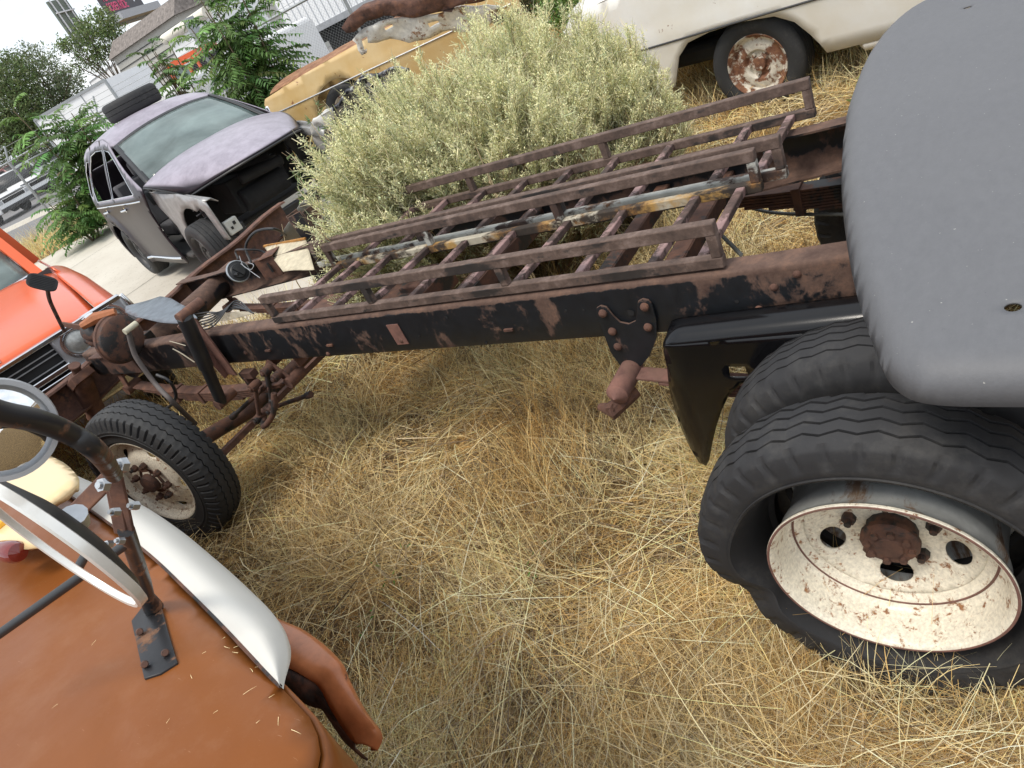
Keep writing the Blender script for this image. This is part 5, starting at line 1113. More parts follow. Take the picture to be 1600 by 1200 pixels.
ailanthus('tree_of_heaven', ball_px(378, 88, 12.6), .92, 1.15, .33, 300, 'leafy green shrubby tree with ferny leaves behind the windscreen of the mauve hatchback', 'tree')
ailanthus('tree_of_heaven', ball_px(135, 245, 15.2), 1.05, 1.15, .38, 280, 'ferny green sapling by the fence, left of the mauve hatchback', 'tree', .11)
ailanthus('tree_of_heaven', ball_px(118, 335, 15.0), .8, .45, .38, 110, 'low ferny green sapling at the fence foot above the dry verge', 'tree', .09)
ailanthus('tree_of_heaven', ball_px(262, 118, 14.6), .5, .5, .38, 60, 'small ferny sapling between the two larger ones, behind the spare tyre', 'tree', .09)
# --- clumpy far trees and shrubs
def tree(name, base, blobs, label, leaf=.12, dens=900, tone=(.10, .16, .05), cat='tree', tr=.12, drop=0.):
    root = empty(name, base); tag(root, label, cat); m = MB(); B0 = Vector(base); parts = []
    top = max(b[2] for b in blobs); mid = Vector((sum(b[0] for b in blobs) / len(blobs), sum(b[1] for b in blobs) / len(blobs), B0.z + (top - B0.z) * .45)) - B0
    m.tube([Vector((0, 0, 0)), mid * .5 + Vector((.02, .03, 0)), mid], [tr, tr * .75, tr * .5], 8)
    for (x, y, z, r_) in blobs:
        q = Vector((x, y, z)) - B0; m.tube(spline([mid * .8, mid.lerp(q, .5) + Vector((0, 0, -.05 * r_)), q], 4), list(np.linspace(tr * .45, tr * .1, 9)), 6)
        for _ in range(5): m.tube([mid.lerp(q, .6), q + Vector(rng.normal(0, r_ * .5, 3))], [tr * .15, tr * .04], 4)
        n_ = int(dens * r_ * r_); d = unit(rng.normal(size=(n_, 3))); rr_ = r_ * rng.uniform(.25, 1.12, n_) ** .6
        hole = vnoise(d[:, 0] * 3 + x, d[:, 1] * 3 + d[:, 2] * 3 + y, .8, int(abs(x * 10)) % 97) > .33; P = np.array(q)[None] + d * rr_[:, None] * np.array([1, 1, .85]); P = P[hole]; n_ = len(P)
        # small sprays: cluster three leaves at each point
        P = np.repeat(P, 3, 0) + rng.normal(0, leaf * .8, (n_ * 3, 3)); n_ = len(P)
        tn = 1 + .35 * (vnoise(P[:, 0] + x, P[:, 1] + P[:, 2], r_ * .5, 5)[:, None] - .5)
        v, f = ribbons(P, unit(rng.normal(size=(n_, 3)) + np.array([0, 0, .3 - drop])), leaf * rng.uniform(.6, 1.3, n_), np.full(n_, leaf * .55), rng.normal(0, .2, (n_, 3)), 2, taper=.2)
        parts.append((v, f, np.repeat(np.clip(cjit(tone, n_, .22) * tn, .01, .9), 6, 0)))
    m.build('trunk', M['bark'], root); V, F, C = merge(parts); npmesh('crown', V, F, M['leaf'], root, C); return root
def blobs_px(L): return [ball_px(x, y, D) + (r_,) for x, y, D, r_ in L]
b_ = at(225, 190, D=52)
tree('young_tree', (b_.x, b_.y, .4), blobs_px([(150, 40, 52, .95), (165, 62, 52, 1.0), (130, 48, 52, .75), (108, 70, 52, .6), (178, 50, 52, .8), (135, 82, 52, .8), (150, 100, 52, .5), (124, 105, 52, .4), (160, 85, 52, .5), (168, 28, 52, .6), (98, 72, 52, .35)]), 'airy young tree with small clumped leaves standing before the billboard', .14, 420, (.18, .24, .09), tr=.13)
b_ = at(70, 320, D=60)
tree('willow_tree', (b_.x, b_.y, .4), blobs_px([(60, 130, 60, 2.6), (85, 165, 60, 2.4), (50, 100, 60, 1.3), (100, 135, 60, 1.4), (75, 200, 60, 2.4), (110, 190, 60, 1.3)]), 'tall grey green tree with fine drooping twigs, at the left behind the fence', .16, 230, (.17, .21, .11), tr=.3, drop=.8)
b_ = at(0, 340, D=58)
tree('maple_tree', (b_.x, b_.y, .4), blobs_px([(-10, 150, 58, 2.8), (20, 170, 58, 2.2), (15, 120, 58, 1.6), (30, 215, 58, 2.2), (-20, 220, 58, 2.8), (50, 225, 58, 1.6)]), 'broad dark green tree with some yellow leaves at the left edge', .17, 230, (.15, .20, .075), tr=.35)
b_ = at(905, 60, D=9.5)
tree('green_shrub', (b_.x, b_.y, .2), blobs_px([(885, 8, 9.0, .28), (915, 0, 9.0, .3), (860, 15, 9.1, .25), (900, 30, 9.0, .25), (940, -10, 9.2, .3)]), 'bright green leafy shrub beyond the huge bush, beside the white sedan', .035, 6500, (.15, .25, .06), 'shrub', .02)
b_ = at(800, 50, D=9.8)
tree('grey_shrub', (b_.x, b_.y, .2), blobs_px([(810, 2, 9.4, .25), (790, 10, 9.4, .15), (835, 0, 9.4, .2)]), 'dull olive shrub behind the white rusty scrap panel', .04, 3800, (.15, .16, .08), 'shrub', .02)
b_ = at(1385, 115, D=4.9)
tree('green_weed', (b_.x, b_.y, 0), [(b_.x, b_.y, .10, .10), (b_.x + .08, b_.y - .03, .16, .08), (b_.x - .06, b_.y, .2, .05)], 'pale green weed in dry grass beside the white sedan', .035, 14000, (.30, .34, .12), 'weed', .004)
# --- leggy weed by the torn front of the hatchback
def leggy(name, base, tips, label, tone=(.17, .24, .10), leaf=.035, cat='weed', nleaf=34):
    root = empty(name, base); tag(root, label, cat); B0 = np.array(base); m = MB(); parts = []
    for tp in tips:
        q = np.array(tp) - B0; c0 = rng.normal(0, .05, 3); sp = spline([Vector((0, 0, 0)), Vector(q * .5 + c0 + np.array([0, 0, .06])), Vector(q)], 8); m.tube(sp, list(np.linspace(.006, .0018, len(sp))), 5)
        P = np.array([np.array(sp[int(t * (len(sp) - 1))]) for t in rng.uniform(.25, 1, nleaf)]); P += rng.normal(0, .008, P.shape); d = unit(rng.normal(size=P.shape) + np.array([0, 0, .2]))
        if nleaf: v, f = ribbons(P, d, leaf * rng.uniform(.6, 1.2, nleaf), np.full(nleaf, leaf * .3), rng.normal(0, .25, P.shape), 2, taper=.2); parts.append((v, f, np.repeat(cjit(tone, nleaf, .2), 6, 0)))
    m.build('stem', M['stem_tan'], root)
    if parts: V, F, C = merge(parts); npmesh('leaves', V, F, M['leaf'], root, C)
    return root
wb_ = at(560, 330, D=6.3); tips = [ball_px(x, y, D) for x, y, D in ((440, 238, 6.5), (452, 262, 6.4), (470, 215, 6.6), (465, 295, 6.3), (490, 150, 6.9), (478, 180, 6.8), (508, 225, 6.6), (520, 240, 6.5), (500, 255, 6.4), (485, 270, 6.4), (500, 300, 6.2), (520, 280, 6.3), (462, 310, 6.2), (530, 265, 6.4), (515, 180, 6.8), (495, 235, 6.5), (510, 265, 6.4), (530, 300, 6.3))]
leggy('leafy_weed', (wb_.x, wb_.y, 0.02), tips, 'leggy grey green weed between the torn off car front and the huge bush', leaf=.05, nleaf=60)
wb_ = at(640, 470, Z=.05)
for (bx, by_, tps, lb) in (((835, 400), .55, [(742, 225), (760, 262)], 'dry tan stalk rising through the ladder racks before the huge bush'), ((990, 300), .3, [(870, 165), (905, 190), (935, 215)], 'pale bare twigs standing in front of the right side of the huge bush'), ((455, 420), .5, [(462, 345), (478, 350), (440, 350)], 'bare forked twig beside the cream plate on the frame')):
    b0_ = at(*bx, Z=by_); D_ = (b0_ - Vector(CO)).length
    leggy('dry_stalk', (b0_.x, b0_.y, 0.0), [tuple(at(x, y, D=D_ + .25)) for x, y in tps], lb, (.42, .33, .18), .02, 'stalk', 8)
for (x, y, lb) in ((572, 985, 'tiny green seedling in the straw right of the brown truck nose'), (820, 902, 'small pale green sprout in the straw in the middle of the foreground'), (624, 915, 'tiny green sprout in the straw above the brown bumper end')):
    p = at(x, y, Z=.03); leggy('seedling', (p.x, p.y, 0), [(p.x + .02, p.y + .01, .06), (p.x - .02, p.y, .055), (p.x, p.y + .02, .07)], lb, (.10, .24, .04), .022, 'seedling', 5)

# ---------------------------------------------------------------- dry grass
def in_view(P, mx=.22):
    d = P - CO; z = d @ FW; x = (d @ RT) / np.maximum(z, .01) * 1108; y = (d @ UP) / np.maximum(z, .01) * 1108
    return (z > .15) & (abs(x) < 800 * (1 + mx)) & (y > -600 * (1 + mx)) & (y < 600 * (1 + mx) + 60)
slabA = [tuple(p) for p in slab_poly]
def scatter(n_, dmin, dmax, power=1.6):
    """points on the ground, denser near the camera"""
    out = []; tot = 0
    while tot < n_:
        k = n_ * 2; r_ = dmin + (dmax - dmin) * rng.random(k) ** power; a = rng.uniform(-PI, PI, k); P = np.stack([CO[0] + r_ * np.cos(a), CO[1] + r_ * np.sin(a)], 1)
        z = gz(P[:, 0], P[:, 1]); P3 = np.concatenate([P, z[:, None]], 1); ok = in_view(P3) & ~inpoly(P, slabA) & (np.hypot(P[:, 0], P[:, 1] - 1) < 40)
        s_ = (P - np.array([F1.x, F1.y])) @ np.array([fn.x, fn.y]); ok &= s_ < 1.0
        ok &= ~((np.abs(P[:, 1] - .63 - .15) < .30) & (np.abs(P[:, 0]) < .16)) & ~((np.abs(P[:, 1] - .88) < .08) & (np.abs(P[:, 0] - 3.14) < .12))
        ok &= ~((P[:, 1] > 1.62) & (P[:, 0] > .46))
        P3 = P3[ok]; out.append(P3); tot += len(P3)
    return np.concatenate(out)[:n_]
PAL = np.array([(.86, .69, .37), (.95, .82, .52), (.77, .53, .23), (.58, .37, .17), (.22, .17, .12), (.62, .53, .39), (.95, .87, .62)]) * np.array([1.03, .985, .88])
def blades(n_, dmin, dmax, tiltf, lenf, w, pal, wz=.03, power=1.6, segs=3, clump=None, bendz=-.25):
    P = scatter(n_, dmin, dmax, power); dist = np.linalg.norm(P - CO, axis=1)
    if clump is not None:
        k = clump(P[:, 0], P[:, 1]); ok = rng.random(n_) < k; P = P[ok]; dist = dist[ok]
    n_ = len(P); az = rng.uniform(0, 2 * PI, n_)
    flow = (vnoise(P[:, 0], P[:, 1], .55, 3) - .5) * 5 + .6; az = np.where(rng.random(n_) < .45, flow + rng.normal(0, .5, n_) + PI * (rng.random(n_) < .4), az)
    ti = tiltf(n_); d = np.stack([np.sin(ti) * np.cos(az), np.sin(ti) * np.sin(az), np.cos(ti)], 1); L_ = lenf(n_)
    P = P.copy(); P[:, 2] += rng.uniform(0, 1, n_) ** 1.5 * wz
    fade = vnoise(P[:, 0], P[:, 1], .35, 9); sel = np.clip((fade * .75 + rng.random(n_) * .55 - .15), 0, .999)
    c_ = PAL[pal][(sel * len(pal)).astype(int)] * (1 + rng.normal(0, .22, (n_, 1)))
    c_ = c_ * (.74 + .46 * vnoise(P[:, 0], P[:, 1], .8, 17))[:, None] * (1 - .18 * (vnoise(P[:, 0], P[:, 1], .33, 44)[:, None] > .62) * np.array([0, .25, .6]))
    ww = w * rng.uniform(.6, 1.4, n_) * np.clip(dist / 2.6, .75, 4)
    bend = np.concatenate([rng.normal(0, .24, (n_, 2)), rng.normal(bendz, .10, (n_, 1))], 1)
    v, f = ribbons(P, d, L_, ww, bend, segs, taper=.3); v[:, 2] = np.maximum(v[:, 2], np.repeat(P[:, 2], (segs + 1) * 2) * .3 + .002 * rng.random(len(v)))
    return v, f, np.repeat(np.clip(c_, .02, .9), (segs + 1) * 2, 0)
ur = lambda a, b: (lambda n_: rng.uniform(a, b, n_))
cl_ = lambda s, lo, hi, seed: (lambda x, y: np.clip((vnoise(x, y, s, seed) - lo) / (hi - lo), 0, 1))
far_ = []
def clumps(lst):
    Bs = []; Ls = []
    for (x, y, r_, k, h) in lst:
        a = rng.uniform(0, 2 * PI, k); q = r_ * np.sqrt(rng.random(k)); Bs.append(np.stack([x + q * np.cos(a), y + q * np.sin(a), np.zeros(k)], 1)); Ls.append(h * rng.uniform(.5, 1.15, k))
    B_ = np.concatenate(Bs); L_ = np.concatenate(Ls); k = len(B_); az = rng.uniform(0, 2 * PI, k); ti = rng.uniform(.1, 1.15, k); d = np.stack([np.sin(ti) * np.cos(az), np.sin(ti) * np.sin(az), np.cos(ti)], 1)
    v, f = ribbons(B_, d, L_, rng.uniform(.0012, .0026, k), np.concatenate([rng.normal(0, .2, (k, 2)), rng.normal(-.22, .12, (k, 1))], 1), 5, taper=.25); v[:, 2] = np.maximum(v[:, 2], .003)
    return v, f, np.repeat(np.clip(PAL[rng.choice([0, 1, 2, 6], k)] * (1 + rng.normal(0, .12, (k, 1))), .02, .95), 12, 0)
CL = [tuple(at(x, y, Z=0))[:2] + q for x, y, q in ((1325, 985, (.05, 60, .36)), (1400, 1075, (.09, 90, .30)), (1500, 1095, (.08, 70, .26)), (1560, 1110, (.08, 60, .24)), (1250, 1010, (.08, 60, .24)), (350, 805, (.14, 260, .30)), (310, 815, (.10, 160, .26)), (390, 760, (.10, 120, .30)), (290, 830, (.14, 90, .22)), (1110, 735, (.10, 110, .26)), (1060, 700, (.12, 120, .26)), (860, 570, (.25, 260, .42)), (700, 590, (.25, 240, .38)), (560, 610, (.22, 200, .34)), (930, 600, (.2, 180, .38)), (1150, 800, (.12, 90, .2)), (1250, 330, (.3, 200, .3)), (1100, 160, (.35, 420, .34)), (1280, 130, (.3, 300, .32)), (1050, 190, (.3, 260, .3)))]
G = [blades(90000, .8, 9, ur(1.25, 1.56), ur(.03, .10), .0016, [4, 3, 4, 2], .012, 1.3, 2, bendz=-.05),
     blades(120000, .8, 9, ur(1.1, 1.52), ur(.08, .24), .0019, [4, 2, 0, 5, 1, 0], .035, 1.5, 3, clump=cl_(.4, .12, .5, 77), bendz=-.15),
     blades(170000, .8, 8, ur(.3, 1.5), ur(.02, .07), .0014, [3, 2, 2, 0], .045, 1.4, 2, clump=cl_(.26, .34, .60, 21), bendz=-.1),
     blades(9000, .8, 10, ur(1.0, 1.5), ur(.18, .42), .0024, [1, 6, 0, 6], .07, 1.4, 4, bendz=-.22),
     blades(70000, 1.6, 9, ur(.12, .9), ur(.12, .34), .0021, [2, 0, 4, 1, 1], .02, 1.1, 4, clump=lambda x, y: np.clip((vnoise(x, y, .5, 31) - .34) / .2, 0, 1) * np.clip((1.15 - y) / .5, 0, 1) * np.clip((x + .1) / .4, .0, 1), bendz=-.12),
     blades(30000, 6, 26, ur(.1, .9), ur(.12, .38), .0022, [2, 0, 1, 5], .01, 1.0, 3, bendz=-.12),
     (chaff[0], chaff[1], np.tile(PAL[1], (len(chaff[0]), 1))), clumps(CL), blades(2600, .8, 7, ur(1.3, 1.55), ur(.10, .40), .0042, [4, 4, 5], .05, 1.3, 3, bendz=-.03), blades(9000, .8, 8, ur(1.2, 1.55), ur(.01, .035), .0065, [4, 2, 0, 5], .02, 1.3, 1, bendz=-.03),
     blades(5000, 12, 20, ur(.05, .5), ur(.3, .6), .0022, [2, 0, 1, 5], .01, 1.0, 3, bendz=-.1)]
V, F, C = None, None, None
V = np.concatenate([g[0] for g in G]); C = np.concatenate([g[2] for g in G]); o = 0; FF = []
for g in G: FF.append(g[1] + o); o += len(g[0])
gr_ = npmesh('dry_grass', V, np.concatenate(FF), M['straw'], None, C); tag(gr_, kind='stuff'); gr_['label'] = 'matted dry straw coloured grass covering the yard'; gr_['category'] = 'grass'

# ---------------------------------------------------------------- chain link fence
M['galv'] = plain('galvanised', (.36, .38, .39), .45, .5, .15, 20, .1)
fence = empty('chain_link_fence', (F1.x, F1.y, 0)); tag(fence, 'galvanised chain link fence with strands of barbed wire along its top', 'fence')
def fp(s, z): p = o0 + fd * s; return Vector((p.x, p.y, z)) - Vector((F1.x, F1.y, 0))
ZT, ZG = 2.13, .42
def smin(): return -9
S0, S1 = -9.0, 24.0
m = MB(); m.tube([fp(S0, ZT), fp(S1, ZT)], .022, 8); m.build('top_rail', M['galv'], fence)
s = -6.1
while s < S1:
    m = MB(); m.tube([fp(s, ZG - .1), fp(s, ZT + .03)], .03, 10); m.bar(fp(s, ZT), fp(s, ZT + .30) - fn * -.18, .02, .03); m.build('post', M['galv'], fence); s += 3.05
m = MB()
for k in range(3): m.tube([fp(S0 + i * 1.0, ZT + .08 + k * .10) + fn * (.05 + k * .06) + Vector((0, 0, -.01 * (i % 3))) for i in range(int(S1 - S0) + 1)], .0035, 4)
m.build('barbed_wire', M['galv'], fence)
H_ = ZT - ZG; stepc = .062; ss = np.arange(S0 - H_, S1, stepc); VV = []; FFq = []
for sgn in (1, -1):
    for a in ss:
        b = a + H_; a0, z0 = max(a, S0), 0.; 
        pa_, pb_ = (a, ZG), (b, ZT)
        if sgn < 0: pa_, pb_ = (a, ZT), (b, ZG)
        if a < S0 or b > S1: continue
        A_, B_ = np.array(fp(*pa_)), np.array(fp(*pb_)); r_ = .0015; n0 = len(VV)
        for off in (np.array([0, 0, r_]), np.array([fn.x, fn.y, 0]) * r_, np.array([0, 0, -r_]), np.array([fn.x, fn.y, 0]) * -r_): VV += [A_ + off, B_ + off]
        for k in range(4): FFq.append((n0 + 2 * k, n0 + 2 * k + 1, n0 + (2 * k + 3) % 8, n0 + (2 * k + 2) % 8))
npmesh('wire_mesh', np.array(VV), np.array(FFq), M['galv'], fence)

# ---------------------------------------------------------------- things beyond the fence
def wallbox(name, A, B, depth, z0, z1, mat, parent, away=None):
    """box whose front face runs from A to B (xy), going back `depth`"""
    A = Vector((A[0], A[1], 0)); B = Vector((B[0], B[1], 0)); d = (B - A).normalized(); n_ = Vector((-d.y, d.x, 0))
    if n_.dot(A - Vector((CO[0], CO[1], 0))) < 0: n_ = -n_
    c = (A + B) / 2 + n_ * depth / 2; m = MB(); Mr = Matrix((d, n_, Vector((0, 0, 1)))).transposed()
    m.box((c.x, c.y, (z0 + z1) / 2), ((B - A).length, depth, z1 - z0), Mr); return m.build(name, mat, parent, smooth=False), d, n_
M['siding'] = plain('beige_siding', (.50, .485, .44), .7, 0, .06, 1.5, .1)
M['shingle'] = plain('brown_shingle', (.20, .175, .16), .9, 0, .45, 6, .6, .02)
M['whitev'] = plain('white_van_paint', (.84, .85, .86), .4, 0, .04, 1.2, .03)
bd_ = empty('siding_building'); tag(bd_, 'pale beige building with horizontal siding and a brown shingle roof edge, beyond the fence', 'building')
A = at(176, 92, D=50); B = at(274, 24, D=43); zt = (A.z + B.z) / 2 
wl_, d, n_ = wallbox('wall', A, B, 9, .2, zt, M['siding'], bd_)
m = MB(); L_ = (Vector((B.x, B.y, 0)) - Vector((A.x, A.y, 0))).length
for k in range(13):
    z = zt - .35 - k * .33; a = Vector((A.x, A.y, z)) - n_ * .02; b = Vector((B.x, B.y, z)) - n_ * .02; m.bar(a, b, .03, .035)
m.build('siding_lap', M['rimdark'], wl_)
m = MB(); a = Vector((A.x, A.y, zt)) ; b = Vector((B.x, B.y, zt)); u3 = Vector((0, 0, 1))
m.add([a - n_ * .25 - d * .1, b - n_ * .25 + d * .3, b + n_ * .5 + u3 * .75 + d * .1, a + n_ * .5 + u3 * .75 + d * .2, a + n_ * 9, b + n_ * 9 + d * .3, b + n_ * 8.5 + u3 * .75, a + n_ * 8.5 + u3 * .75], [(0, 1, 2, 3), (3, 2, 6, 7), (1, 5, 6, 2), (4, 0, 3, 7), (0, 4, 5, 1)])
m.build('roof', M['shingle'], bd_, smooth=False)
# billboard
bb = empty('billboard'); tag(bb, 'dark billboard with pink lettering on a grey pole, above the beige building', 'billboard')
BL = at(173, 26, D=95); BR = at(226, 8, D=101); BR.z = BL.z = (BL.z + BR.z) / 2; dx = (BR - BL); Wd = dx.length; dx.normalize(); nb = Vector((dx.y, -dx.x, 0)); 
if nb.dot(Vector((CO[0], CO[1], 0)) - BL) < 0: nb = -nb
Hb = 3.6
M['bb_dark'] = plain('poster_dark', (.075, .07, .08), .5, 0, .05, 1, 0); M['bb_pink'] = plain('poster_pink', (.75, .10, .22), .5, 0, .02, 1, 0); M['bb_white'] = plain('poster_white', (.75, .76, .8), .5, 0, .02, 1, 0)
m = MB(); Mr = Matrix((dx, -nb, Vector((0, 0, 1)))).transposed(); c = BL + dx * Wd / 2 + Vector((0, 0, Hb / 2)); m.box(c - nb * .15, (Wd, .3, Hb), Mr); face = m.build('poster', M['bb_dark'], bb, smooth=False)
def text(s, size, x, z, mat, nm):
    cu = bpy.data.curves.new(nm, 'FONT'); cu.body = s; cu.size = size; cu.extrude = .01; cu.offset = size * .012; cu.space_character = .88; t_ = bpy.data.objects.new(nm, cu); col.objects.link(t_)
    dg = bpy.context.evaluated_depsgraph_get(); me = bpy.data.meshes.new_from_object(t_.evaluated_get(dg)); bpy.data.objects.remove(t_); me.materials.clear(); me.materials.append(mat)
    o_ = bpy.data.objects.new(nm, me); col.objects.link(o_); Mt = Matrix((dx, Vector((0, 0, 1)), nb)).transposed().to_4x4(); p = BL + dx * x + Vector((0, 0, z)) + nb * .03; o_.matrix_world = Matrix.Translation(p) @ Mt @ Matrix.Diagonal((.82, 1.25, 1, 1)); o_.parent = bb; return o_
text('PLAN A', .95, Wd * .06, 1.38, M['bb_pink'], 'lettering'); text('SOBER RIDE', .95, Wd * .06, .35, M['bb_pink'], 'lettering')
m = MB(); m.box(BL + dx * Wd * .87 + Vector((0, 0, .9)) + nb * .02, (.9, .02, .14), Mr); m.box(BL + dx * Wd * .80 + Vector((0, 0, .9)) + nb * .02, (.22, .02, .4), Mr); m.box(BL + dx * Wd * .22 + Vector((0, 0, 3.15)) + nb * .02, (1.5, .02, .22), Mr); m.build('poster_mark', M['bb_white'], bb, smooth=False)
m = MB(); c = BL + dx * (Wd / 2 + .3); m.box(c - Vector((0, 0, .45)) + nb * .6, (Wd + .9, 1.5, .75), Mr); m.build('catwalk', plain('grey_steel', (.42, .44, .48), .6), bb, smooth=False)
m = MB(); p = BL + dx * (Wd + .1) - Vector((0, 0, .8)) - nb * .6; m.tube([p - Vector((0, 0, BL.z)), p], .42, 16); m.bar(p - dx * Wd * .9, p + dx * 1.2, .6, .5); m.build('pole', M['galv'], bb)
m = MB(); b2 = BL - dx * 3.2 - nb * 3.0; m.box(b2 + dx * 1.0 + Vector((0, 0, .9)), (3.0, .2, 4.6), Mr); m.build('rear_panel', plain('olive_panel', (.17, .20, .17), .7), bb, smooth=False)
m = MB(); [m.bar(b2 + dx * q + nb * .2 - Vector((0, 0, 1.2)), b2 + dx * q + nb * .2 + Vector((0, 0, 3.4)), .12, .12, (1, 0, 0)) for q in (-.2, .9, 2.0)]; m.bar(b2 - dx * .5 + nb * .25 + Vector((0, 0, 2)), b2 + dx * 2.5 + nb * .25 + Vector((0, 0, 2)), .12, .12); m.build('rear_frame', M['bb_white'], bb, smooth=False)
# white rounded lorry cab / awning with grey mast
vn = empty('white_motorhome'); tag(vn, 'white motorhome end with a rounded cream roof edge, beyond the fence behind the orange loader', 'motorhome')
A = at(259, 62, D=30); B = at(316, 22, D=27.5); zt = (A.z + B.z) / 2; w_, d, n_ = wallbox('body', A, B, 2.2, .35, zt, M['whitev'], vn)
m = MB(); m.tube([Vector((A.x, A.y, zt)) - d * .05, Vector((B.x, B.y, zt)) + d * .3], .17, 12); m.build('roof_edge', plain('cream_edge', (.72, .68, .58), .4), vn)
m = MB(); p = at(293, 28, D=27); q = at(325, 82, D=27); m.bar(p, Vector((p.x, p.y, .4)), .30, .22, (1, 0, 0)); m.build('mast', M['galv'], vn)
ol_ = empty('orange_loader'); tag(ol_, 'small orange framed loader cab with glass, just beyond the fence rail', 'loader')
A = at(262, 106, D=22); B = at(305, 82, D=21.5); zt = (A.z + B.z) / 2; w_, d, n_ = wallbox('cab_roof', A, B, 1.2, zt - .12, zt + .08, M['orange'], ol_)
wallbox('cab_glass', A + d * .06, B - d * .3, 1.1, zt - .85, zt - .13, M['glass'], ol_); wallbox('engine_cover', A + d * .55, B, 1.15, zt - .9, zt - .13, M['dark'], ol_)
m = MB()
for q in (0, .60, .92): m.bar(A.lerp(B, q) + Vector((0, 0, 0)), A.lerp(B, q) - Vector((0, 0, 1.0)), .07, .07, (1, 0, 0))
m.build('cab_frame', M['orange'], ol_); wallbox('body', A - d * .2, B + d * .4, 1.3, .7, zt - .9, M['orange'], ol_)
for q in (.1, .9): p = A.lerp(B, q); small_wheel(ol_, (p.x, p.y, .75), 0, .35, .25, .18, M['rimdark'])
# white van just behind the hatchback roof
wv = empty('white_van'); tag(wv, 'white van with a small window, roof visible just above the mauve hatchback', 'van')
A = at(225, 152, D=17.2); B = at(295, 124, D=15.8); zt = max(A.z, B.z) - .02; w_, d, n_ = wallbox('body', A, B, 3.6, .55, zt - .12, M['whitev'], wv)
m = MB(); Mr2 = Matrix((d, n_, Vector((0, 0, 1)))).transposed(); c = (A + B) / 2 + n_ * 1.8; m.box((c.x, c.y, zt - .10), ((B - A).length - .04, 3.55, .16), Mr2); m.build('roof', M['whitev'], wv, bevel=.07)
m = MB(); c = A.lerp(B, .62); m.box(Vector((c.x, c.y, zt - .34)) - n_ * .01, (.62, .02, .20), Mr2); m.build('window', M['rimdark'], w_, smooth=False)
m = MB(); c = A.lerp(B, .62); m.box(Vector((c.x, c.y, zt - .34)) - n_ * .005, (.70, .02, .28), Mr2); m.build('window_frame', M['alu'], w_, smooth=False)
for q in (.2, .8): p = A.lerp(B, q) + n_ * .3; small_wheel(wv, (p.x, p.y, .75), 0, .33, .2, .18, M['rimdark'])
# white box trucks at the left
for (pa_, pb_, Da, Db, lb, z0) in (((54, 188), (163, 124), 34, 31, 'white box body of a lorry seen through the saplings, left of the spare tyre', 1.0), ((128, 112), (205, 108), 75, 66, 'long low white shed far behind the young tree', .3)):
    bx_ = empty('box_lorry' if z0 > .5 else 'white_shed'); tag(bx_, lb, 'lorry' if z0 > .5 else 'shed'); A = at(*pa_, D=Da); B = at(*pb_, D=Db); zt = (A.z + B.z) / 2; w_, d, n_ = wallbox('body', A, B, 2.4, z0, zt, M['whitev'], bx_)
    m = MB(); u3 = Vector((0, 0, 1)); a, b = Vector((A.x, A.y, zt)) - n_ * .01, Vector((B.x, B.y, zt)) - n_ * .01
    m.bar(a, b, .06, .09); m.bar(a, a - u3 * (zt - z0), .06, .06, d); m.bar(b, b - u3 * (zt - z0), .08, .08, d)
    for q in (.33, .66): m.bar(a.lerp(b, q), a.lerp(b, q) - u3 * (zt - z0), .03, .03, d)
    m.build('frame', M['galv'], w_)
    if z0 > .5:
        for q in (.15, .3, .9): p = A.lerp(B, q) + n_ * .3; small_wheel(bx_, (p.x, p.y, .85), 0, .45, .3, .24, M['rimdark'])
        wallbox('chassis', A + d * .1, B - d * .1, 2.2, .75, 1.0, M['dark'], bx_)
# big semi trailer at the top
tr_ = empty('semi_trailer'); tag(tr_, 'long white ribbed semi trailer beyond the fence at the top edge', 'trailer')
A = at(462, 66, D=20.5); hd = Vector((fd.x, fd.y, 0)); B = A + hd * 12
w_, d, n_ = wallbox('body', A, B, 2.5, A.z, A.z + 2.8, M['whitev'], tr_); LB = (Vector((B.x, B.y, 0)) - Vector((A.x, A.y, 0))).length
m = MB(); q = 0
while q < LB: a = Vector((A.x, A.y, A.z + .12)) + d * q - n_ * .006; m.bar(a, a + Vector((0, 0, 2.6)), .012, .02, d); q += .17
m.build('ribs', plain('rib_grey', (.5, .52, .55), .5), w_, smooth=False)
m = MB(); a = Vector((A.x, A.y, A.z + .04)) - n_ * .02; m.bar(a, a + d * LB, .04, .14); m.build('side_rail', M['alu'], w_, smooth=False)
wallbox('underframe', A + d * .3 + n_ * .2, B, 2.0, A.z - .30, A.z - .01, M['dark'], tr_)
for q in (1.5, 2.75): p = Vector((A.x, A.y, 0)) + d * q + n_ * .35; rzz = math.atan2(n_.x, -n_.y); small_wheel(tr_, (p.x, p.y, .92), rzz, .50, .28, .29, M['alu'])
m = MB(); p = Vector((A.x, A.y, 0)) + d * (LB - 2) + n_ * .6; m.bar(Vector((p.x, p.y, .4)), Vector((p.x, p.y, A.z)), .12, .12, (1, 0, 0)); m.box((p.x, p.y, .42), (.3, .3, .04)); m.build('landing_gear', M['dark'], tr_)
wallbox('mud_guard', A + d * .8 + n_ * .1, A + d * 3.6 + n_ * .1, .2, .95, A.z - .1, M['dark'], tr_)
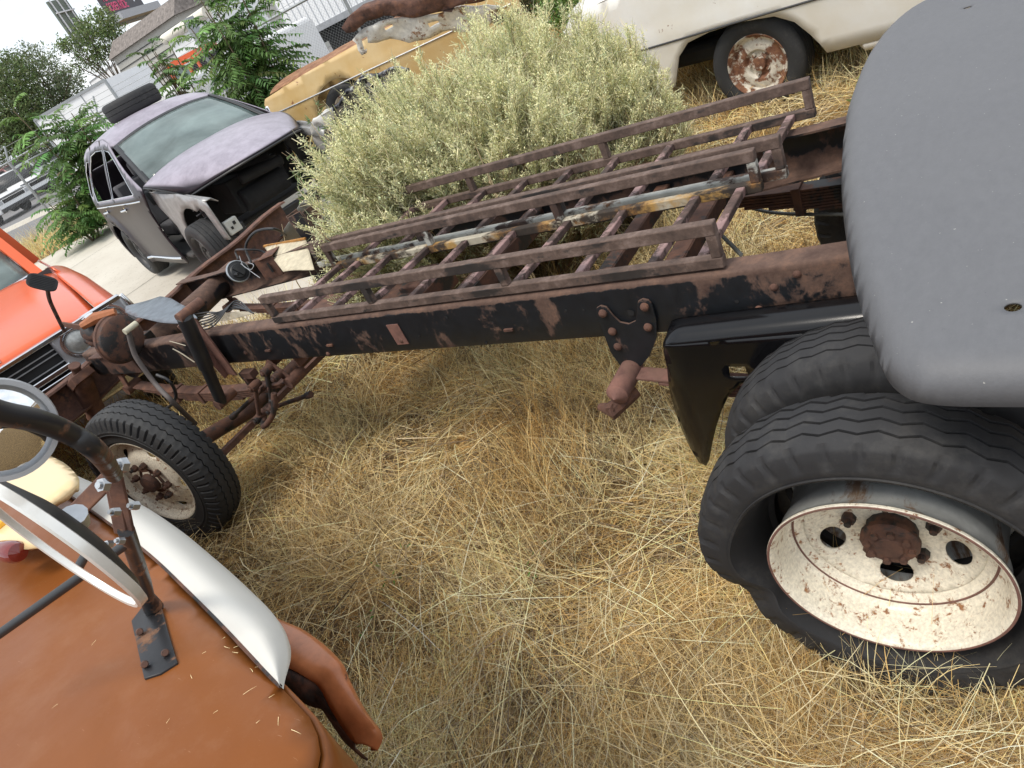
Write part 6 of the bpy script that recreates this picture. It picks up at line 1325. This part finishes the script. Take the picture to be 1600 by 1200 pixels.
# cars on the street
def far_car(name, p, deg, paint, label, cat, pickup=False, Lc=4.8, z0=.3):
    r = empty(name); tag(r, label, cat); hl = Lc / 2
    prof = [(hl, .35), (hl, .75), (hl - .15, .95), (hl - 1.2, 1.08), (hl - 1.75, 1.65), (hl - 2.9, 1.72)] + ([(hl - 3.1, 1.15), (-hl, 1.12)] if pickup else [(hl - 4.2, 1.55), (-hl + .05, 1.1)]) + [(-hl, .4)]
    prof += [(-hl + .55, .35)] + arc(-hl + .95, .38, .40, 180, 0, 10)[::1] + arc(hl - .95, .38, .40, 180, 0, 10)
    w3 = [[(hl - 1.42, 1.12), (hl - 1.85, 1.55), (hl - 2.25, 1.58), (hl - 2.25, 1.12)], [(hl - 2.35, 1.12), (hl - 2.35, 1.58), (hl - 2.8, 1.58), (hl - 2.9, 1.12)]]
    yf = lambda x, z: .93 - max(0, z - 1.05) * .25
    for sg in (1, -1):
        side_panel('body_side', prof, yf, paint, r, sg, .2, w3, thick=.03)
        for W in w3: sheet('side_window', W, lambda u, v: (u, sg * (yf(u, v) - .03), v), .3, mat=M['dark'], parent=r)
    def strip(nm, a, b, mat, k=0): m = MB(); ya, yb = yf(*a) + .0, yf(*b) + .0; m.add([(a[0], ya, a[1]), (a[0], -ya, a[1]), (b[0], -yb, b[1]), (b[0], yb, b[1])], [(0, 1, 2, 3)]); return m.build(nm, mat, r, solid=.02)
    strip('bonnet', (hl - .15, .95), (hl - 1.2, 1.08), paint); strip('windscreen', (hl - 1.2, 1.08), (hl - 1.75, 1.65), M['rimdark']); strip('roof', (hl - 1.75, 1.65), (hl - 2.9, 1.72), paint)
    if pickup: strip('rear_window', (hl - 2.9, 1.72), (hl - 3.1, 1.15), M['rimdark']); strip('load_bed', (hl - 3.1, .8), (-hl, .8), M['dark'])
    else: strip('roof', (hl - 2.9, 1.72), (hl - 4.2, 1.55), paint); strip('rear_window', (hl - 4.2, 1.55), (-hl + .05, 1.1), M['rimdark'])
    m = MB(); m.box((hl, 0, .62), (.06, 1.8, .5)); fr_ = m.build('front', paint, r, bevel=.03); m = MB(); m.box((hl + .035, 0, .78), (.02, 1.2, .16)); m.build('grille', M['dark'], fr_); m = MB(); m.box((hl + .06, 0, .45), (.08, 1.85, .16)); m.build('bumper', M['rimdark'], r, bevel=.02)
    for sg in (1, -1): m = MB(); m.box((hl + .04, sg * .78, .78), (.02, .25, .16)); m.build('headlight', M['alu'], r)
    for x in (hl - .95, -hl + .95):
        for sg in (1, -1): small_wheel(r, (x, sg * .82, .38), 0 if sg > 0 else PI, .38, .22, .24, M['rimdark'])
    place(r, p.x, p.y, z0, deg); return r
sa = math.degrees(math.atan2(fd.y, fd.x))
g1 = at(42, 318, Z=.42); g1 = at(34, 326, D=44)
far_car('parked_pickup', Vector((g1.x, g1.y, 0)), sa - 4, M['whitev'], 'white pickup truck parked on the street with its nose to the right', 'pickup truck', True, 5.3, g1.z - .02)
g2 = at(-6, 352, D=43); far_car('parked_pickup', Vector((g2.x, g2.y, 0)), sa - 4, M['whitev'], 'white pickup truck at the far left edge, parked behind the other white one', 'pickup truck', True, 5.3, g2.z - .02)
g3 = at(40, 296, D=56); far_car('red_car', Vector((g3.x, g3.y, 0)), sa, carpaint('dark_red', (.16, .02, .02)), 'dark red car half hidden behind the white pickup on the street', 'car', False, 4.7, g3.z - .1)
g4 = at(80, 284, D=54); far_car('grey_car', Vector((g4.x, g4.y, 0)), sa - 4, plain('grey_green_paint', (.30, .34, .33), .4), 'grey car on the street seen between the pickup and the sapling', 'car', False, 4.7, g4.z - .1)

# ---------------------------------------------------------------- scrap lying around
def scrap(name, pts, D, mat, label, cat, thick=.03, wav=.02, hs=(), tilt=.0, step=.06):
    """a bent sheet of scrap standing roughly along the yellow car, at its own distance"""
    c = at(*np.mean(pts, 0), D=D); e1 = Vector((math.cos(hy), math.sin(hy), 0)); nn = Vector((math.sin(hy), -math.cos(hy), tilt)); nn.normalize(); e2 = e1.cross(nn); 
    if e2.z < 0: e2 = -e2
    def pl(x, y):
        d = at(x, y, D=1.0) - Vector(CO); t = (c - Vector(CO)).dot(nn) / d.dot(nn); q = Vector(CO) + d * t - c; return (q.dot(e1), q.dot(e2))
    o_ = [pl(*p) for p in pts]; H2 = [[pl(*p) for p in h] for h in hs]
    rt = sheet(name, o_, lambda u, v: tuple(e1 * u + e2 * v + nn * (wav * math.sin(u * 7 + v * 11) + wav * .6 * math.sin(u * 19 - v * 7))), step, H2, thick=thick, mat=mat, off=0); rt.location = c; tag(rt, label, cat); return rt
M['scrap_white'] = rusty('scrap_white', (.80, .77, .70), .36, 6, r1=(.12, .05, .03), r2=(.30, .15, .07), r3=(.45, .24, .10), rp=.55)
scrap('scrap_panel', [(551, 62), (560, 52), (575, 40), (592, 32), (620, 30), (650, 26), (690, 18), (722, 12), (760, 6), (782, 10), (775, 30), (755, 42), (730, 48), (700, 50), (665, 58), (640, 66), (610, 60), (590, 66), (572, 64), (574, 78), (566, 84), (560, 76), (558, 66)], 8.9, M['scrap_white'], 'torn white rusty car panel lying on the yellow sedan', 'scrap panel', .02, .025, [[(600, 40), (612, 38), (614, 44), (603, 47)], [(668, 35), (684, 30), (688, 36), (672, 42)], [(565, 60), (574, 56), (576, 70), (570, 76)]], .5)
scrap('scrap_beam', [(537, 40), (548, 22), (565, 10), (590, 2), (620, 0), (680, -14), (740, -30), (780, -34), (770, -8), (720, 6), (690, 14), (650, 22), (620, 24), (600, 20), (575, 28), (558, 44), (545, 48)], 8.75, M['rust'], 'long brown rusty frame member lying across the white scrap panel', 'frame member', .12, .015, (), .3)
scrap('frame_channel', [(770, 30), (800, 16), (812, 14), (816, 20), (800, 30), (796, 46), (790, 44), (792, 30), (775, 40)], 8.6, M['rust_dark'], 'short dark bent channel sticking up behind the huge bush', 'frame channel', .05, .004, (), .2)
M['flaky'] = rusty('flaking_black', (.02, .02, .025), .42, 12, r1=(.35, .36, .38), r2=(.45, .46, .48), r3=(.5, .5, .5), rp=.3, rr=.6)
scrap('black_wing', [(516, 178), (530, 160), (545, 142), (560, 130), (585, 118), (625, 100), (640, 110), (620, 140), (590, 170), (560, 200), (535, 205)], 7.9, M['flaky'], 'black car wing with flaking paint before the wheel of the yellow sedan', 'car wing', .03, .03, (), 1.2)
M['white_plastic'] = plain('white_plastic', (.62, .62, .60), .5, 0, .12, 6, .1)
scrap('white_bumper', [(488, 190), (500, 182), (518, 172), (522, 188), (530, 200), (520, 225), (505, 232), (492, 222), (484, 206)], 7.4, M['white_plastic'], 'crumpled white bumper skin between the mauve hatchback and the bush', 'bumper', .03, .03, [[(496, 196), (506, 192), (508, 200), (498, 203)]], .6)
gs = [at(445, 378, Z=.10), at(477, 312, Z=.62), at(500, 322, Z=.62), at(520, 345, Z=.1)]
scrap('grey_sheet', [(436, 372), (470, 318), (478, 311), (500, 330), (505, 360), (470, 400), (445, 398)], 5.6, plain('grey_board', (.24, .24, .22), .7), 'plain grey sheet of metal leaning behind the front bumper of the chassis', 'metal sheet', .006, .004, (), .8)

for base, g in (('ladder_rack', 'ladder racks lying on the chassis frame'), ('rabbitbrush', 'rabbitbrush bushes beside the chassis'), ('tree_of_heaven', 'ferny green saplings along the fence'), ('seedling', 'tiny green seedlings in the straw'), ('parked_pickup', 'white pickup trucks parked on the street'), ('dry_stalk', 'bare dry stalks around the chassis')):
    for o_ in bpy.data.objects:
        if o_.parent is None and o_.name.split('.')[0] == base: o_['group'] = g
